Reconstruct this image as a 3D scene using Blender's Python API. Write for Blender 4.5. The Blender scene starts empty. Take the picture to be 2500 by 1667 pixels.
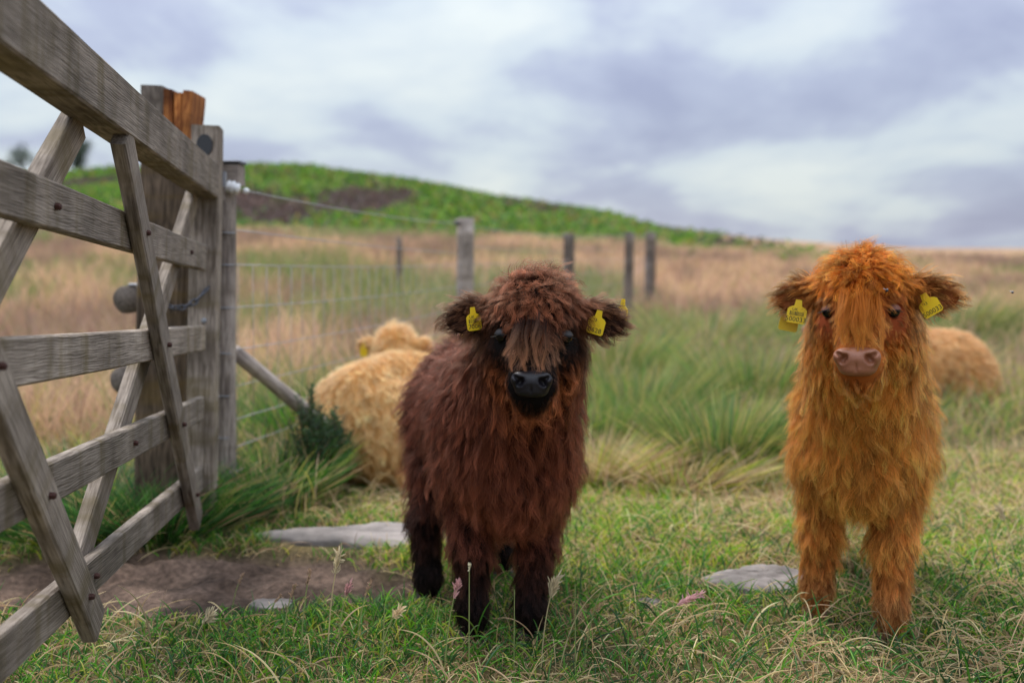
import bpy, math
import numpy as np
from mathutils import Vector, Matrix, kdtree

# ------------------------------------------------------------------ camera, sky, sun, exposure
SC = bpy.context.scene
COL = SC.collection
F_PX, CAM_Z = 2430.0, 0.89
PITCH = math.atan(229.5 / F_PX)
cd = bpy.data.cameras.new("camera")
cam = bpy.data.objects.new("camera", cd); COL.objects.link(cam)
cam.location = (0, 0, CAM_Z); cam.rotation_euler = (math.pi / 2 - PITCH, 0, 0)
cd.sensor_width = 36; cd.lens = 36 * F_PX / 2500; cd.clip_start = 0.05; cd.clip_end = 2000
cd.dof.use_dof = True; cd.dof.focus_distance = 2.02; cd.dof.aperture_fstop = 2.1
SC.camera = cam

SUN_EL, SUN_AZ = math.radians(58), math.radians(-28)      # azimuth from +Y towards +X
world = bpy.data.worlds.new("World"); SC.world = world; world.use_nodes = True
wt = world.node_tree; wt.nodes.clear()
def wn(t, **k):
    n = wt.nodes.new(t)
    for a, b in k.items(): setattr(n, a, b)
    return n
w_out = wn("ShaderNodeOutputWorld"); w_bg = wn("ShaderNodeBackground"); w_bg.inputs[1].default_value = 0.10
w_sky = wn("ShaderNodeTexSky", sky_type='NISHITA', sun_disc=False, sun_elevation=SUN_EL, sun_rotation=SUN_AZ)
w_tc = wn("ShaderNodeTexCoord"); w_sep = wn("ShaderNodeSeparateXYZ")
w_add = wn("ShaderNodeMath", operation='ADD'); w_add.inputs[1].default_value = 0.26
w_abs = wn("ShaderNodeMath", operation='ABSOLUTE')
w_dx = wn("ShaderNodeMath", operation='DIVIDE'); w_dy = wn("ShaderNodeMath", operation='DIVIDE')
w_cmb = wn("ShaderNodeCombineXYZ")
L = wt.links.new
L(w_tc.outputs["Generated"], w_sep.inputs[0])
L(w_sep.outputs[2], w_abs.inputs[0]); L(w_abs.outputs[0], w_add.inputs[0])
L(w_sep.outputs[0], w_dx.inputs[0]); L(w_add.outputs[0], w_dx.inputs[1])
L(w_sep.outputs[1], w_dy.inputs[0]); L(w_add.outputs[0], w_dy.inputs[1])
L(w_dx.outputs[0], w_cmb.inputs[0]); L(w_dy.outputs[0], w_cmb.inputs[1])
w_map = wn("ShaderNodeMapping"); w_map.inputs["Location"].default_value = (3.3, 1.2, 0); w_map.inputs["Scale"].default_value = (1.0, 0.85, 1)
L(w_cmb.outputs[0], w_map.inputs[0])
w_n1 = wn("ShaderNodeTexNoise"); w_n1.inputs["Scale"].default_value = 1.75; w_n1.inputs["Detail"].default_value = 8; w_n1.inputs["Roughness"].default_value = 0.52; w_n1.inputs["Distortion"].default_value = 0.25
L(w_map.outputs[0], w_n1.inputs["Vector"])
w_rmp = wn("ShaderNodeValToRGB"); e = w_rmp.color_ramp.elements
e[0].position = 0.32; e[0].color = (0.44, 0.48, 0.68, 1)
e[1].position = 0.68; e[1].color = (0.93, 1.0, 1.0, 1)
m_ = w_rmp.color_ramp.elements.new(0.44); m_.color = (0.56, 0.615, 0.80, 1)
m_ = w_rmp.color_ramp.elements.new(0.54); m_.color = (0.76, 0.85, 0.93, 1)
L(w_n1.outputs["Fac"], w_rmp.inputs[0])
w_sc = wn("ShaderNodeVectorMath", operation='SCALE'); w_sc.inputs["Scale"].default_value = 9.5
L(w_rmp.outputs[0], w_sc.inputs[0])
w_pow = wn("ShaderNodeMath", operation='POWER'); w_pow.inputs[1].default_value = 1.7
w_cie = wn("ShaderNodeMath", operation='MULTIPLY_ADD'); w_cie.inputs[1].default_value = 10.5; w_cie.inputs[2].default_value = 3.2   # overcast sky: zenith about three times the horizon
L(w_abs.outputs[0], w_pow.inputs[0]); L(w_pow.outputs[0], w_cie.inputs[0]); L(w_cie.outputs[0], w_sc.inputs["Scale"])
w_mix = wn("ShaderNodeMix", data_type='RGBA'); w_mix.inputs[0].default_value = 0.93
L(w_sky.outputs[0], w_mix.inputs[6]); L(w_sc.outputs[0], w_mix.inputs[7])
L(w_mix.outputs[2], w_bg.inputs[0]); L(w_bg.outputs[0], w_out.inputs[0])

sl = bpy.data.lights.new("sun", 'SUN'); sl.energy = 1.5; sl.angle = math.radians(14); sl.color = (1.0, 0.95, 0.88)
so = bpy.data.objects.new("sun", sl); COL.objects.link(so)
sun_dir = Vector((math.sin(SUN_AZ) * math.cos(SUN_EL), math.cos(SUN_AZ) * math.cos(SUN_EL), math.sin(SUN_EL)))
so.rotation_euler = sun_dir.to_track_quat('Z', 'Y').to_euler(); so.location = (0, 0, 30)
SC.view_settings.view_transform = 'Standard'; SC.view_settings.look = 'None'
SC.view_settings.exposure = 1.22; SC.view_settings.gamma = 1.0; SC.view_settings.use_curve_mapping = False
SC.render.engine = 'CYCLES'
SC.cycles.max_bounces = 7; SC.cycles.transmission_bounces = 5; SC.cycles.diffuse_bounces = 3; SC.cycles.glossy_bounces = 4
SC.render.use_persistent_data = False

rng = np.random.default_rng(11)
R_ = math.radians

# ------------------------------------------------------------------ small helpers
def tag(o, label=None, cat=None, group=None, kind=None):
    if label: o["label"] = label
    if cat: o["category"] = cat
    if group: o["group"] = group
    if kind: o["kind"] = kind
    return o

def empty(name, loc=(0, 0, 0)):
    o = bpy.data.objects.new(name, None); COL.objects.link(o); o.location = loc; o.empty_display_size = 0.05
    return o

def mesh_obj(name, V, Fc, mat, parent=None, smooth=True, loc=None, matrix=None):
    me = bpy.data.meshes.new(name)
    me.from_pydata([tuple(map(float, v)) for v in V] if not isinstance(V, np.ndarray) else V.tolist(), [], Fc if isinstance(Fc, list) else Fc.tolist())
    me.update()
    if smooth: me.polygons.foreach_set("use_smooth", np.ones(len(me.polygons), bool))
    if mat: me.materials.append(mat)
    o = bpy.data.objects.new(name, me); COL.objects.link(o)
    if matrix is not None: o.matrix_local = matrix
    if loc is not None: o.location = loc
    if parent: o.parent = parent
    return o

def set_col(me, cols, name="col"):
    a = me.attributes.new(name, 'FLOAT_COLOR', 'POINT')
    c4 = np.ones((len(cols), 4), np.float32); c4[:, :3] = cols
    a.data.foreach_set("color", c4.ravel())

def curves_obj(name, pts, rad, col, mat, parent=None):
    N, K, _ = pts.shape
    cu = bpy.data.hair_curves.new(name)
    cu.add_curves([K] * N)
    cu.attributes["position"].data.foreach_set("vector", np.ascontiguousarray(pts, np.float32).ravel())
    ra = cu.attributes.get("radius") or cu.attributes.new("radius", 'FLOAT', 'POINT')
    ra.data.foreach_set("value", np.ascontiguousarray(rad, np.float32).ravel())
    c4 = np.ones((N, K, 4), np.float32); c4[..., :3] = col
    ca = cu.attributes.new("col", 'FLOAT_COLOR', 'POINT')
    ca.data.foreach_set("color", c4.ravel())
    cu.materials.append(mat)
    o = bpy.data.objects.new(name, cu); COL.objects.link(o)
    if parent: o.parent = parent
    return o

def _h(ix, iy, s):
    n = (ix.astype(np.int64) * 374761393 + iy.astype(np.int64) * 668265263 + s * 1442695041) & 0x7fffffff
    n = ((n ^ (n >> 13)) * 1274126177) & 0x7fffffff
    return ((n ^ (n >> 16)) & 0xffff) / 65535.0
def vn(x, y, s=0):
    x = np.asarray(x, float); y = np.asarray(y, float)
    ix, iy = np.floor(x), np.floor(y); fx, fy = x - ix, y - iy
    fx = fx * fx * (3 - 2 * fx); fy = fy * fy * (3 - 2 * fy)
    a, b = _h(ix, iy, s), _h(ix + 1, iy, s); c, d = _h(ix, iy + 1, s), _h(ix + 1, iy + 1, s)
    return (a * (1 - fx) + b * fx) * (1 - fy) + (c * (1 - fx) + d * fx) * fy
def fbm(x, y, s=0, o=4):
    t, a, w = 0, 0.5, 0
    for i in range(o):
        ca_, sa_ = math.cos(.7 + 1.3 * i), math.sin(.7 + 1.3 * i)
        t = t + a * vn((x * ca_ - y * sa_) * 2 ** i + 3.7 * i, (x * sa_ + y * ca_) * 2 ** i - 1.9 * i, s + i * 7); w += a; a *= 0.5
    return t / w
def sstep(a, b, x):
    t = np.clip((x - a) / (b - a), 0, 1); return t * t * (3 - 2 * t)
def unit(v):
    return v / np.maximum(np.linalg.norm(v, axis=-1, keepdims=True), 1e-9)
def rotz(a):
    c, s = math.cos(a), math.sin(a); return np.array([[c, -s, 0], [s, c, 0], [0, 0, 1.0]])
def rotx(a):
    c, s = math.cos(a), math.sin(a); return np.array([[1.0, 0, 0], [0, c, -s], [0, s, c]])
def roty(a):
    c, s = math.cos(a), math.sin(a); return np.array([[c, 0, s], [0, 1.0, 0], [-s, 0, c]])

# ------------------------------------------------------------------ materials
def new_mat(name):
    m = bpy.data.materials.new(name); m.use_nodes = True
    return m, m.node_tree, m.node_tree.nodes, m.node_tree.nodes["Principled BSDF"]

def plain(name, col, rough=0.6, metal=0.0, noise=0.15, scale=40, bump=0.0):
    m, t, n, p = new_mat(name)
    p.inputs["Roughness"].default_value = rough; p.inputs["Metallic"].default_value = metal
    tc = n.new("ShaderNodeTexCoord"); nz = n.new("ShaderNodeTexNoise"); nz.inputs["Scale"].default_value = scale; nz.inputs["Detail"].default_value = 5
    t.links.new(tc.outputs["Object"], nz.inputs["Vector"])
    mx = n.new("ShaderNodeMix"); mx.data_type = 'RGBA'
    c = np.array(col)
    mx.inputs[6].default_value = (*(c * (1 - noise)), 1); mx.inputs[7].default_value = (*np.minimum(c * (1 + noise), 1), 1)
    t.links.new(nz.outputs["Fac"], mx.inputs[0]); t.links.new(mx.outputs[2], p.inputs["Base Color"])
    if bump:
        b = n.new("ShaderNodeBump"); b.inputs["Strength"].default_value = bump; b.inputs["Distance"].default_value = 0.004
        t.links.new(nz.outputs["Fac"], b.inputs["Height"]); t.links.new(b.outputs[0], p.inputs["Normal"])
    return m

def hair_mat(name, rough=0.42, radial=0.55):
    m = bpy.data.materials.new(name); m.use_nodes = True; t = m.node_tree; n = t.nodes; n.clear()
    o = n.new("ShaderNodeOutputMaterial"); h = n.new("ShaderNodeBsdfHairPrincipled")
    h.model = 'CHIANG'; h.parametrization = 'COLOR'
    a = n.new("ShaderNodeAttribute"); a.attribute_name = "col"
    t.links.new(a.outputs["Color"], h.inputs["Color"])
    h.inputs["Roughness"].default_value = rough; h.inputs["Radial Roughness"].default_value = radial
    h.inputs["IOR"].default_value = 1.30; h.inputs["Random Roughness"].default_value = 0.2
    d = n.new("ShaderNodeBsdfDiffuse"); t.links.new(a.outputs["Color"], d.inputs[0]); mx = n.new("ShaderNodeMixShader"); mx.inputs[0].default_value = 0.30
    t.links.new(d.outputs[0], mx.inputs[1]); t.links.new(h.outputs[0], mx.inputs[2])
    t.links.new(mx.outputs[0], o.inputs[0]); return m

def leaf_mat(name, trans=0.40, gloss=0.04):
    m = bpy.data.materials.new(name); m.use_nodes = True; t = m.node_tree; n = t.nodes; n.clear()
    o = n.new("ShaderNodeOutputMaterial"); d = n.new("ShaderNodeBsdfDiffuse"); tr = n.new("ShaderNodeBsdfTranslucent"); mx = n.new("ShaderNodeMixShader")
    g = n.new("ShaderNodeBsdfGlossy"); g.inputs["Roughness"].default_value = 0.45; m2 = n.new("ShaderNodeMixShader"); m2.inputs[0].default_value = gloss
    a = n.new("ShaderNodeAttribute"); a.attribute_name = "col"
    t.links.new(a.outputs["Color"], d.inputs[0]); t.links.new(a.outputs["Color"], tr.inputs[0])
    mx.inputs[0].default_value = trans
    t.links.new(d.outputs[0], mx.inputs[1]); t.links.new(tr.outputs[0], mx.inputs[2])
    t.links.new(mx.outputs[0], m2.inputs[1]); t.links.new(g.outputs[0], m2.inputs[2]); t.links.new(m2.outputs[0], o.inputs[0])
    return m

def attr_mat(name, rough=0.8, bump=0.0, scale=200, spec=0.3):
    m, t, n, p = new_mat(name)
    a = n.new("ShaderNodeAttribute"); a.attribute_name = "col"
    t.links.new(a.outputs["Color"], p.inputs["Base Color"]); p.inputs["Roughness"].default_value = rough
    p.inputs["Specular IOR Level"].default_value = spec
    if bump:
        tc = n.new("ShaderNodeTexCoord"); nz = n.new("ShaderNodeTexNoise"); nz.inputs["Scale"].default_value = scale; nz.inputs["Detail"].default_value = 4
        t.links.new(tc.outputs["Object"], nz.inputs["Vector"])
        b = n.new("ShaderNodeBump"); b.inputs["Strength"].default_value = bump; b.inputs["Distance"].default_value = 0.003
        t.links.new(nz.outputs["Fac"], b.inputs["Height"]); t.links.new(b.outputs[0], p.inputs["Normal"])
    return m

def wood_mat(name, dark, light, stain, stain_amt=0.5, bump=0.5, grain=(9, 120, 120)):
    """weathered timber; grain runs along the object's own X axis"""
    m, t, n, p = new_mat(name); lk = t.links.new
    tc = n.new("ShaderNodeTexCoord"); oi = n.new("ShaderNodeObjectInfo")
    add = n.new("ShaderNodeVectorMath"); add.operation = 'ADD'
    sc = n.new("ShaderNodeVectorMath"); sc.operation = 'SCALE'; sc.inputs["Scale"].default_value = 17.0
    cb = n.new("ShaderNodeCombineXYZ"); lk(oi.outputs["Random"], cb.inputs[0]); lk(oi.outputs["Random"], cb.inputs[1])
    lk(cb.outputs[0], sc.inputs[0]); lk(tc.outputs["Object"], add.inputs[0]); lk(sc.outputs[0], add.inputs[1])
    mp = n.new("ShaderNodeMapping"); mp.inputs["Scale"].default_value = grain; lk(add.outputs[0], mp.inputs[0])
    n1 = n.new("ShaderNodeTexNoise"); n1.inputs["Scale"].default_value = 1.0; n1.inputs["Detail"].default_value = 6; n1.inputs["Distortion"].default_value = 0.6
    lk(mp.outputs[0], n1.inputs["Vector"])
    r1 = n.new("ShaderNodeValToRGB"); r1.color_ramp.elements[0].position = 0.32; r1.color_ramp.elements[0].color = (*dark, 1)
    r1.color_ramp.elements[1].position = 0.68; r1.color_ramp.elements[1].color = (*light, 1); lk(n1.outputs["Fac"], r1.inputs[0])
    # drips and lichen running across the board
    mp2 = n.new("ShaderNodeMapping"); mp2.inputs["Scale"].default_value = (16, 3, 3); lk(add.outputs[0], mp2.inputs[0])
    n2 = n.new("ShaderNodeTexNoise"); n2.inputs["Scale"].default_value = 1.0; n2.inputs["Detail"].default_value = 5; lk(mp2.outputs[0], n2.inputs["Vector"])
    r2 = n.new("ShaderNodeValToRGB"); r2.color_ramp.elements[0].position = 0.50; r2.color_ramp.elements[0].color = (0, 0, 0, 1)
    r2.color_ramp.elements[1].position = 0.66; r2.color_ramp.elements[1].color = (stain_amt,) * 3 + (1,); lk(n2.outputs["Fac"], r2.inputs[0])
    mx = n.new("ShaderNodeMix"); mx.data_type = 'RGBA'; mx.inputs[7].default_value = (*stain, 1)
    lk(r2.outputs[0], mx.inputs[0]); lk(r1.outputs[0], mx.inputs[6])
    n3 = n.new("ShaderNodeTexNoise"); n3.inputs["Scale"].default_value = 7; n3.inputs["Detail"].default_value = 5; lk(add.outputs[0], n3.inputs["Vector"])
    r3 = n.new("ShaderNodeValToRGB"); r3.color_ramp.elements[0].position = 0.3; r3.color_ramp.elements[0].color = (0.5, 0.47, 0.45, 1)
    r3.color_ramp.elements[1].position = 0.7; r3.color_ramp.elements[1].color = (1.15, 1.12, 1.1, 1); lk(n3.outputs["Fac"], r3.inputs[0])
    mu = n.new("ShaderNodeMix"); mu.data_type = 'RGBA'; mu.blend_type = 'MULTIPLY'; mu.inputs[0].default_value = 1.0
    lk(mx.outputs[2], mu.inputs[6]); lk(r3.outputs[0], mu.inputs[7])
    vr = n.new("ShaderNodeMapRange"); vr.inputs[3].default_value = 0.72; vr.inputs[4].default_value = 1.18; lk(oi.outputs["Random"], vr.inputs[0])
    vs = n.new("ShaderNodeVectorMath"); vs.operation = "SCALE"; lk(mu.outputs[2], vs.inputs[0]); lk(vr.outputs[0], vs.inputs["Scale"]); lk(vs.outputs[0], p.inputs["Base Color"])
    p.inputs["Roughness"].default_value = 0.85; p.inputs["Specular IOR Level"].default_value = 0.25
    b = n.new("ShaderNodeBump"); b.inputs["Strength"].default_value = bump; b.inputs["Distance"].default_value = 0.004
    wv = n.new("ShaderNodeTexWave"); wv.wave_type = 'BANDS'; wv.bands_direction = 'Z'; wv.inputs["Scale"].default_value = 60; wv.inputs["Distortion"].default_value = 14; wv.inputs["Detail"].default_value = 4; wv.inputs["Detail Scale"].default_value = 0.45
    mp3 = n.new("ShaderNodeMapping"); mp3.inputs["Scale"].default_value = (0.22, 1, 1); lk(add.outputs[0], mp3.inputs[0]); lk(mp3.outputs[0], wv.inputs["Vector"])
    sm = n.new("ShaderNodeMath"); sm.operation = 'MULTIPLY'; sm.inputs[1].default_value = 0.17; lk(wv.outputs["Fac"], sm.inputs[0])
    hf = n.new("ShaderNodeMath"); hf.operation = 'MULTIPLY_ADD'; hf.inputs[1].default_value = 0.86; lk(n1.outputs["Fac"], hf.inputs[0]); lk(sm.outputs[0], hf.inputs[2]); lk(hf.outputs[0], r1.inputs[0])
    lk(hf.outputs[0], b.inputs["Height"]); lk(b.outputs[0], p.inputs["Normal"])
    return m

M_WOOD = wood_mat("weathered_oak", (0.14, 0.112, 0.088), (0.39, 0.332, 0.28), (0.15, 0.115, 0.05), 0.6, 0.45, (10, 190, 190))
M_POSTW = wood_mat("gatepost_timber", (0.045, 0.032, 0.022), (0.16, 0.115, 0.08), (0.13, 0.085, 0.025), 0.6)
M_FENCE = wood_mat("fence_post_timber", (0.22, 0.18, 0.16), (0.56, 0.49, 0.44), (0.16, 0.12, 0.08), 0.4)
M_FPOST = wood_mat("dark_post_timber", (0.11, 0.09, 0.08), (0.26, 0.22, 0.19), (0.10, 0.08, 0.05), 0.4)
M_SPLIT = wood_mat("fresh_split_timber", (0.20, 0.055, 0.015), (0.62, 0.25, 0.075), (0.10, 0.03, 0.012), 0.7, 0.9, (4, 60, 60))
M_RUST = plain("rusty_iron", (0.065, 0.024, 0.018), 0.75, 0.3, 0.4, 120, 0.4)
M_STEEL = plain("galvanised_steel", (0.33, 0.34, 0.37), 0.45, 0.8, 0.2, 60)
M_WIRE = plain("dull_wire", (0.30, 0.29, 0.31), 0.5, 0.5, 0.15, 30)
M_CHAIN = plain('dark_chain_steel', (0.10, 0.10, 0.115), 0.5, 0.6, 0.3, 90)
M_BLACK = plain("black_plastic", (0.02, 0.02, 0.024), 0.5, 0, 0.2, 60)
M_WHITE = plain("white_porcelain", (0.75, 0.74, 0.75), 0.3, 0, 0.08, 40)
M_YTAG = plain("yellow_tag_plastic", (0.82, 0.56, 0.012), 0.42, 0, 0.06, 60)
M_PRINT = plain("black_tag_print", (0.02, 0.02, 0.015), 0.6, 0, 0.1, 60)
M_PINK = plain("pink_twine", (0.7, 0.12, 0.3), 0.7, 0, 0.1, 60)
M_HAIR = hair_mat("calf_hair")
M_SKIN = attr_mat("calf_hide", 0.85, 0.3, 150, 0.1)
M_LEAF = leaf_mat("grass_blade")
M_LEAFD = leaf_mat("gorse_leaf", 0.15, 0.05)

def rock_mat():
    m, t, n, p = new_mat("grey_stone"); lk = t.links.new
    tc = n.new("ShaderNodeTexCoord"); n1 = n.new("ShaderNodeTexNoise"); n1.inputs["Scale"].default_value = 9; n1.inputs["Detail"].default_value = 8
    lk(tc.outputs["Object"], n1.inputs["Vector"])
    r = n.new("ShaderNodeValToRGB"); r.color_ramp.elements[0].position = 0.3; r.color_ramp.elements[0].color = (0.105, 0.09, 0.082, 1)
    r.color_ramp.elements[1].position = 0.68; r.color_ramp.elements[1].color = (0.29, 0.25, 0.23, 1); lk(n1.outputs["Fac"], r.inputs[0]); lk(r.outputs[0], p.inputs["Base Color"])
    n2 = n.new("ShaderNodeTexNoise"); n2.inputs["Scale"].default_value = 45; n2.inputs["Detail"].default_value = 6; lk(tc.outputs["Object"], n2.inputs["Vector"])
    b = n.new("ShaderNodeBump"); b.inputs["Strength"].default_value = 0.6; b.inputs["Distance"].default_value = 0.006; lk(n2.outputs["Fac"], b.inputs["Height"]); lk(b.outputs[0], p.inputs["Normal"])
    p.inputs["Roughness"].default_value = 0.85; return m
M_ROCK = rock_mat()

# ------------------------------------------------------------------ terrain
RX = np.array([-160, -60, -31, -27, -23, -16.4, -12.5, -7.2, -2.8, 3.3, 8.5, 12.4, 16.4, 21.6, 31, 60, 160.])
RZ = np.array([4.0, 5.0, 5.05, 5.1, 5.2, 5.55, 5.45, 4.8, 4.1, 3.15, 2.0, 1.48, 1.12, 0.86, 0.80, 0.8, 0.8])
def mud_mask(x, y):
    n = (fbm(x * 3.2 + 5, y * 5, 31, 5) - 0.5) * 1.5
    a = ((x + 0.90) / 0.78) ** 2 + ((y - 2.64) / 0.38) ** 2
    return np.clip(1 - sstep(0.62, 1.0, a + n * 1.0), 0, 1)
def height(x, y):
    x = np.asarray(x, float); y = np.asarray(y, float)
    near = -0.05 * (np.clip(y, 2.3, 5.4) - 2.3)
    far_r = np.interp(x, RX, RZ)                       # ridge height at 60 m
    lft = sstep(16, -8, x * 30 / np.maximum(y, 30.0))  # field rises on the hill side
    z30 = 0.50 + 0.72 * lft
    z = near + (z30 + 0.155) * sstep(7, 34, y) ** 1.0
    t = sstep(29, 60, y)
    z = z + (np.maximum(far_r, z30 + 0.1) - z30) * t
    z = z - 2.0 * sstep(62, 140, y) * 1.0
    # lumps
    z = z + 0.022 * (fbm(x * 2.1, y * 2.1, 3, 3) - 0.5) * sstep(1.0, 2.8, y) + 0.10 * (fbm(x * 0.35, y * 0.35, 9, 3) - 0.5) * sstep(4, 9, y)
    z = z + 1.1 * (fbm(x * 0.16, y * 0.16, 15, 4) - 0.5) * sstep(30, 45, y) * sstep(0.5, 3.0, far_r)
    m = mud_mask(x, y)
    z = z - 0.035 * m + 0.10 * m * (fbm(x * 9, y * 14, 44, 5) - 0.5)
    # flatten under the standing calves
    return z

def axis(knots):
    out = []
    for a, b, n in knots: out += list(np.linspace(a, b, n, endpoint=False))
    return np.array(out + [knots[-1][1]])
gx = axis([(-160, -40, 12), (-40, -12, 28), (-12, -3, 36), (-3, 3, 240), (3, 12, 36), (12, 40, 28), (40, 160, 12)])
gy = axis([(-40, -2, 8), (-2, 1.2, 16), (1.2, 5.5, 190), (5.5, 14, 70), (14, 30, 50), (30, 66, 80), (66, 180, 14)])
X, Y = np.meshgrid(gx, gy); Z = height(X, Y)
nx_, ny_ = len(gx), len(gy)
idx = np.arange(nx_ * ny_).reshape(ny_, nx_)
Fq = np.stack([idx[:-1, :-1], idx[:-1, 1:], idx[1:, 1:], idx[1:, :-1]], -1).reshape(-1, 4)

def zone_cols(x, y):
    """soil / thatch colour of the ground under the plants"""
    n = fbm(x * 1.3, y * 1.3, 51, 4)[:, None]; n2 = fbm(x * 9, y * 9, 61, 3)[:, None]
    turf = np.array([0.045, 0.055, 0.016]) * (1 - n2) + np.array([0.17, 0.12, 0.055]) * n2
    tan = np.array([0.36, 0.24, 0.13]) * (1 - n) + np.array([0.32, 0.19, 0.125]) * n
    c = turf + (tan - turf) * sstep(5, 9, y)[:, None]
    mud = np.array([0.125, 0.083, 0.062]) * (0.15 + 1.7 * n2 ** 1.3)
    m = mud_mask(x, y)[:, None]; c = c + (mud - c) * m
    # hill: bracken and heather
    fr = np.interp(x, RX, RZ)
    h = (sstep(29, 37, y + 12 * (fbm(x * .35, y * .35, 5, 3) - .5)) * sstep(1.5, 3.2, fr))[:, None]
    b = fbm(x * 0.28, y * 0.16, 71, 4)
    heath = sstep(0.48, 0.68, b + 0.34 * np.exp(-((x + 7.3) / 3.0) ** 2 - ((y - 50) / 6) ** 2) + 0.12 * np.exp(-((x - 2) / 2.5) ** 2 - ((y - 48) / 6) ** 2))[:, None]
    green = np.array([0.07, 0.14, 0.018]) * (0.6 + 0.9 * n2) + np.array([0.06, 0.09, 0.0]) * n
    hc = green + (np.array([0.085, 0.05, 0.04]) - green) * heath
    return c + (hc - c) * h

m, t, n, p = new_mat("moor_ground")
a = n.new("ShaderNodeAttribute"); a.attribute_name = "col"; tc = n.new("ShaderNodeTexCoord")
nz = n.new("ShaderNodeTexNoise"); nz.inputs["Scale"].default_value = 60; nz.inputs["Detail"].default_value = 6
t.links.new(tc.outputs["Object"], nz.inputs["Vector"])
rr = n.new("ShaderNodeValToRGB"); rr.color_ramp.elements[0].position = 0.3; rr.color_ramp.elements[0].color = (0.5, 0.5, 0.5, 1); rr.color_ramp.elements[1].position = 0.7; rr.color_ramp.elements[1].color = (1.3, 1.3, 1.3, 1)
t.links.new(nz.outputs["Fac"], rr.inputs[0])
mu = n.new("ShaderNodeMix"); mu.data_type = 'RGBA'; mu.blend_type = 'MULTIPLY'; mu.inputs[0].default_value = 1
t.links.new(a.outputs["Color"], mu.inputs[6]); t.links.new(rr.outputs[0], mu.inputs[7]); t.links.new(mu.outputs[2], p.inputs["Base Color"])
bb = n.new("ShaderNodeBump"); bb.inputs["Strength"].default_value = 0.8; bb.inputs["Distance"].default_value = 0.012
t.links.new(nz.outputs["Fac"], bb.inputs["Height"]); t.links.new(bb.outputs[0], p.inputs["Normal"]); p.inputs["Roughness"].default_value = 0.95; p.inputs["Specular IOR Level"].default_value = 0.15
ground = mesh_obj("ground", np.stack([X.ravel(), Y.ravel(), Z.ravel()], -1), Fq, m)
set_col(ground.data, zone_cols(X.ravel(), Y.ravel()))
tag(ground, "rough moorland pasture rising to a bracken covered hill", kind="structure")

# ------------------------------------------------------------------ signed distance modelling -> one continuous mesh
def sdf_grid(prims, lo, hi, h, seed=0):
    lo = np.array(lo, float); dims = np.ceil((np.array(hi) - lo) / h).astype(int) + 1
    D = np.full(dims, 1.0, np.float32)
    ax = [lo[i] + h * np.arange(dims[i]) for i in range(3)]
    for pr in prims:
        k = pr.get('k', 0.03); op = pr.get('op', 'add'); mg = k + 0.045 if op == 'add' else k + 0.02
        if pr['t'] == 'cone':
            a_, b_ = np.array(pr['a'], float), np.array(pr['b'], float); r_ = max(pr['ra'], pr['rb'])
            mn, mx_ = np.minimum(a_, b_) - r_ - mg, np.maximum(a_, b_) + r_ + mg
        else:
            c_ = np.array(pr['c'], float); r_ = max(pr['r']); mn, mx_ = c_ - r_ - mg, c_ + r_ + mg
        i0 = np.clip(np.floor((mn - lo) / h).astype(int), 0, dims); i1 = np.clip(np.ceil((mx_ - lo) / h).astype(int) + 1, 0, dims)
        if np.any(i1 <= i0): continue
        s_ = tuple(slice(i0[i], i1[i]) for i in range(3))
        gx_, gy_, gz_ = np.meshgrid(ax[0][s_[0]], ax[1][s_[1]], ax[2][s_[2]], indexing='ij')
        if pr['t'] == 'cone':
            ba = b_ - a_; L2 = ba @ ba + 1e-12
            tt = np.clip(((gx_ - a_[0]) * ba[0] + (gy_ - a_[1]) * ba[1] + (gz_ - a_[2]) * ba[2]) / L2, 0, 1)
            d = np.sqrt((gx_ - a_[0] - tt * ba[0]) ** 2 + (gy_ - a_[1] - tt * ba[1]) ** 2 + (gz_ - a_[2] - tt * ba[2]) ** 2) - (pr['ra'] + (pr['rb'] - pr['ra']) * tt)
        else:
            R = pr.get('R', np.eye(3)); r = np.array(pr['r'], float)
            dx, dy, dz = gx_ - c_[0], gy_ - c_[1], gz_ - c_[2]
            q = [dx * R[0, i] + dy * R[1, i] + dz * R[2, i] for i in range(3)]
            k0 = np.sqrt(sum((q[i] / r[i]) ** 2 for i in range(3))); k1 = np.sqrt(sum((q[i] / r[i] ** 2) ** 2 for i in range(3)))
            d = k0 * (k0 - 1) / np.maximum(k1, 1e-6)
        d = d.astype(np.float32); cur = D[s_]
        if op == 'add':
            hh = np.clip(0.5 + 0.5 * (cur - d) / k, 0, 1); D[s_] = cur * (1 - hh) + d * hh - k * hh * (1 - hh)
        else:
            hh = np.clip(0.5 - 0.5 * (cur + d) / k, 0, 1); D[s_] = cur * (1 - hh) - d * hh + k * hh * (1 - hh)
    return D, lo

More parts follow.
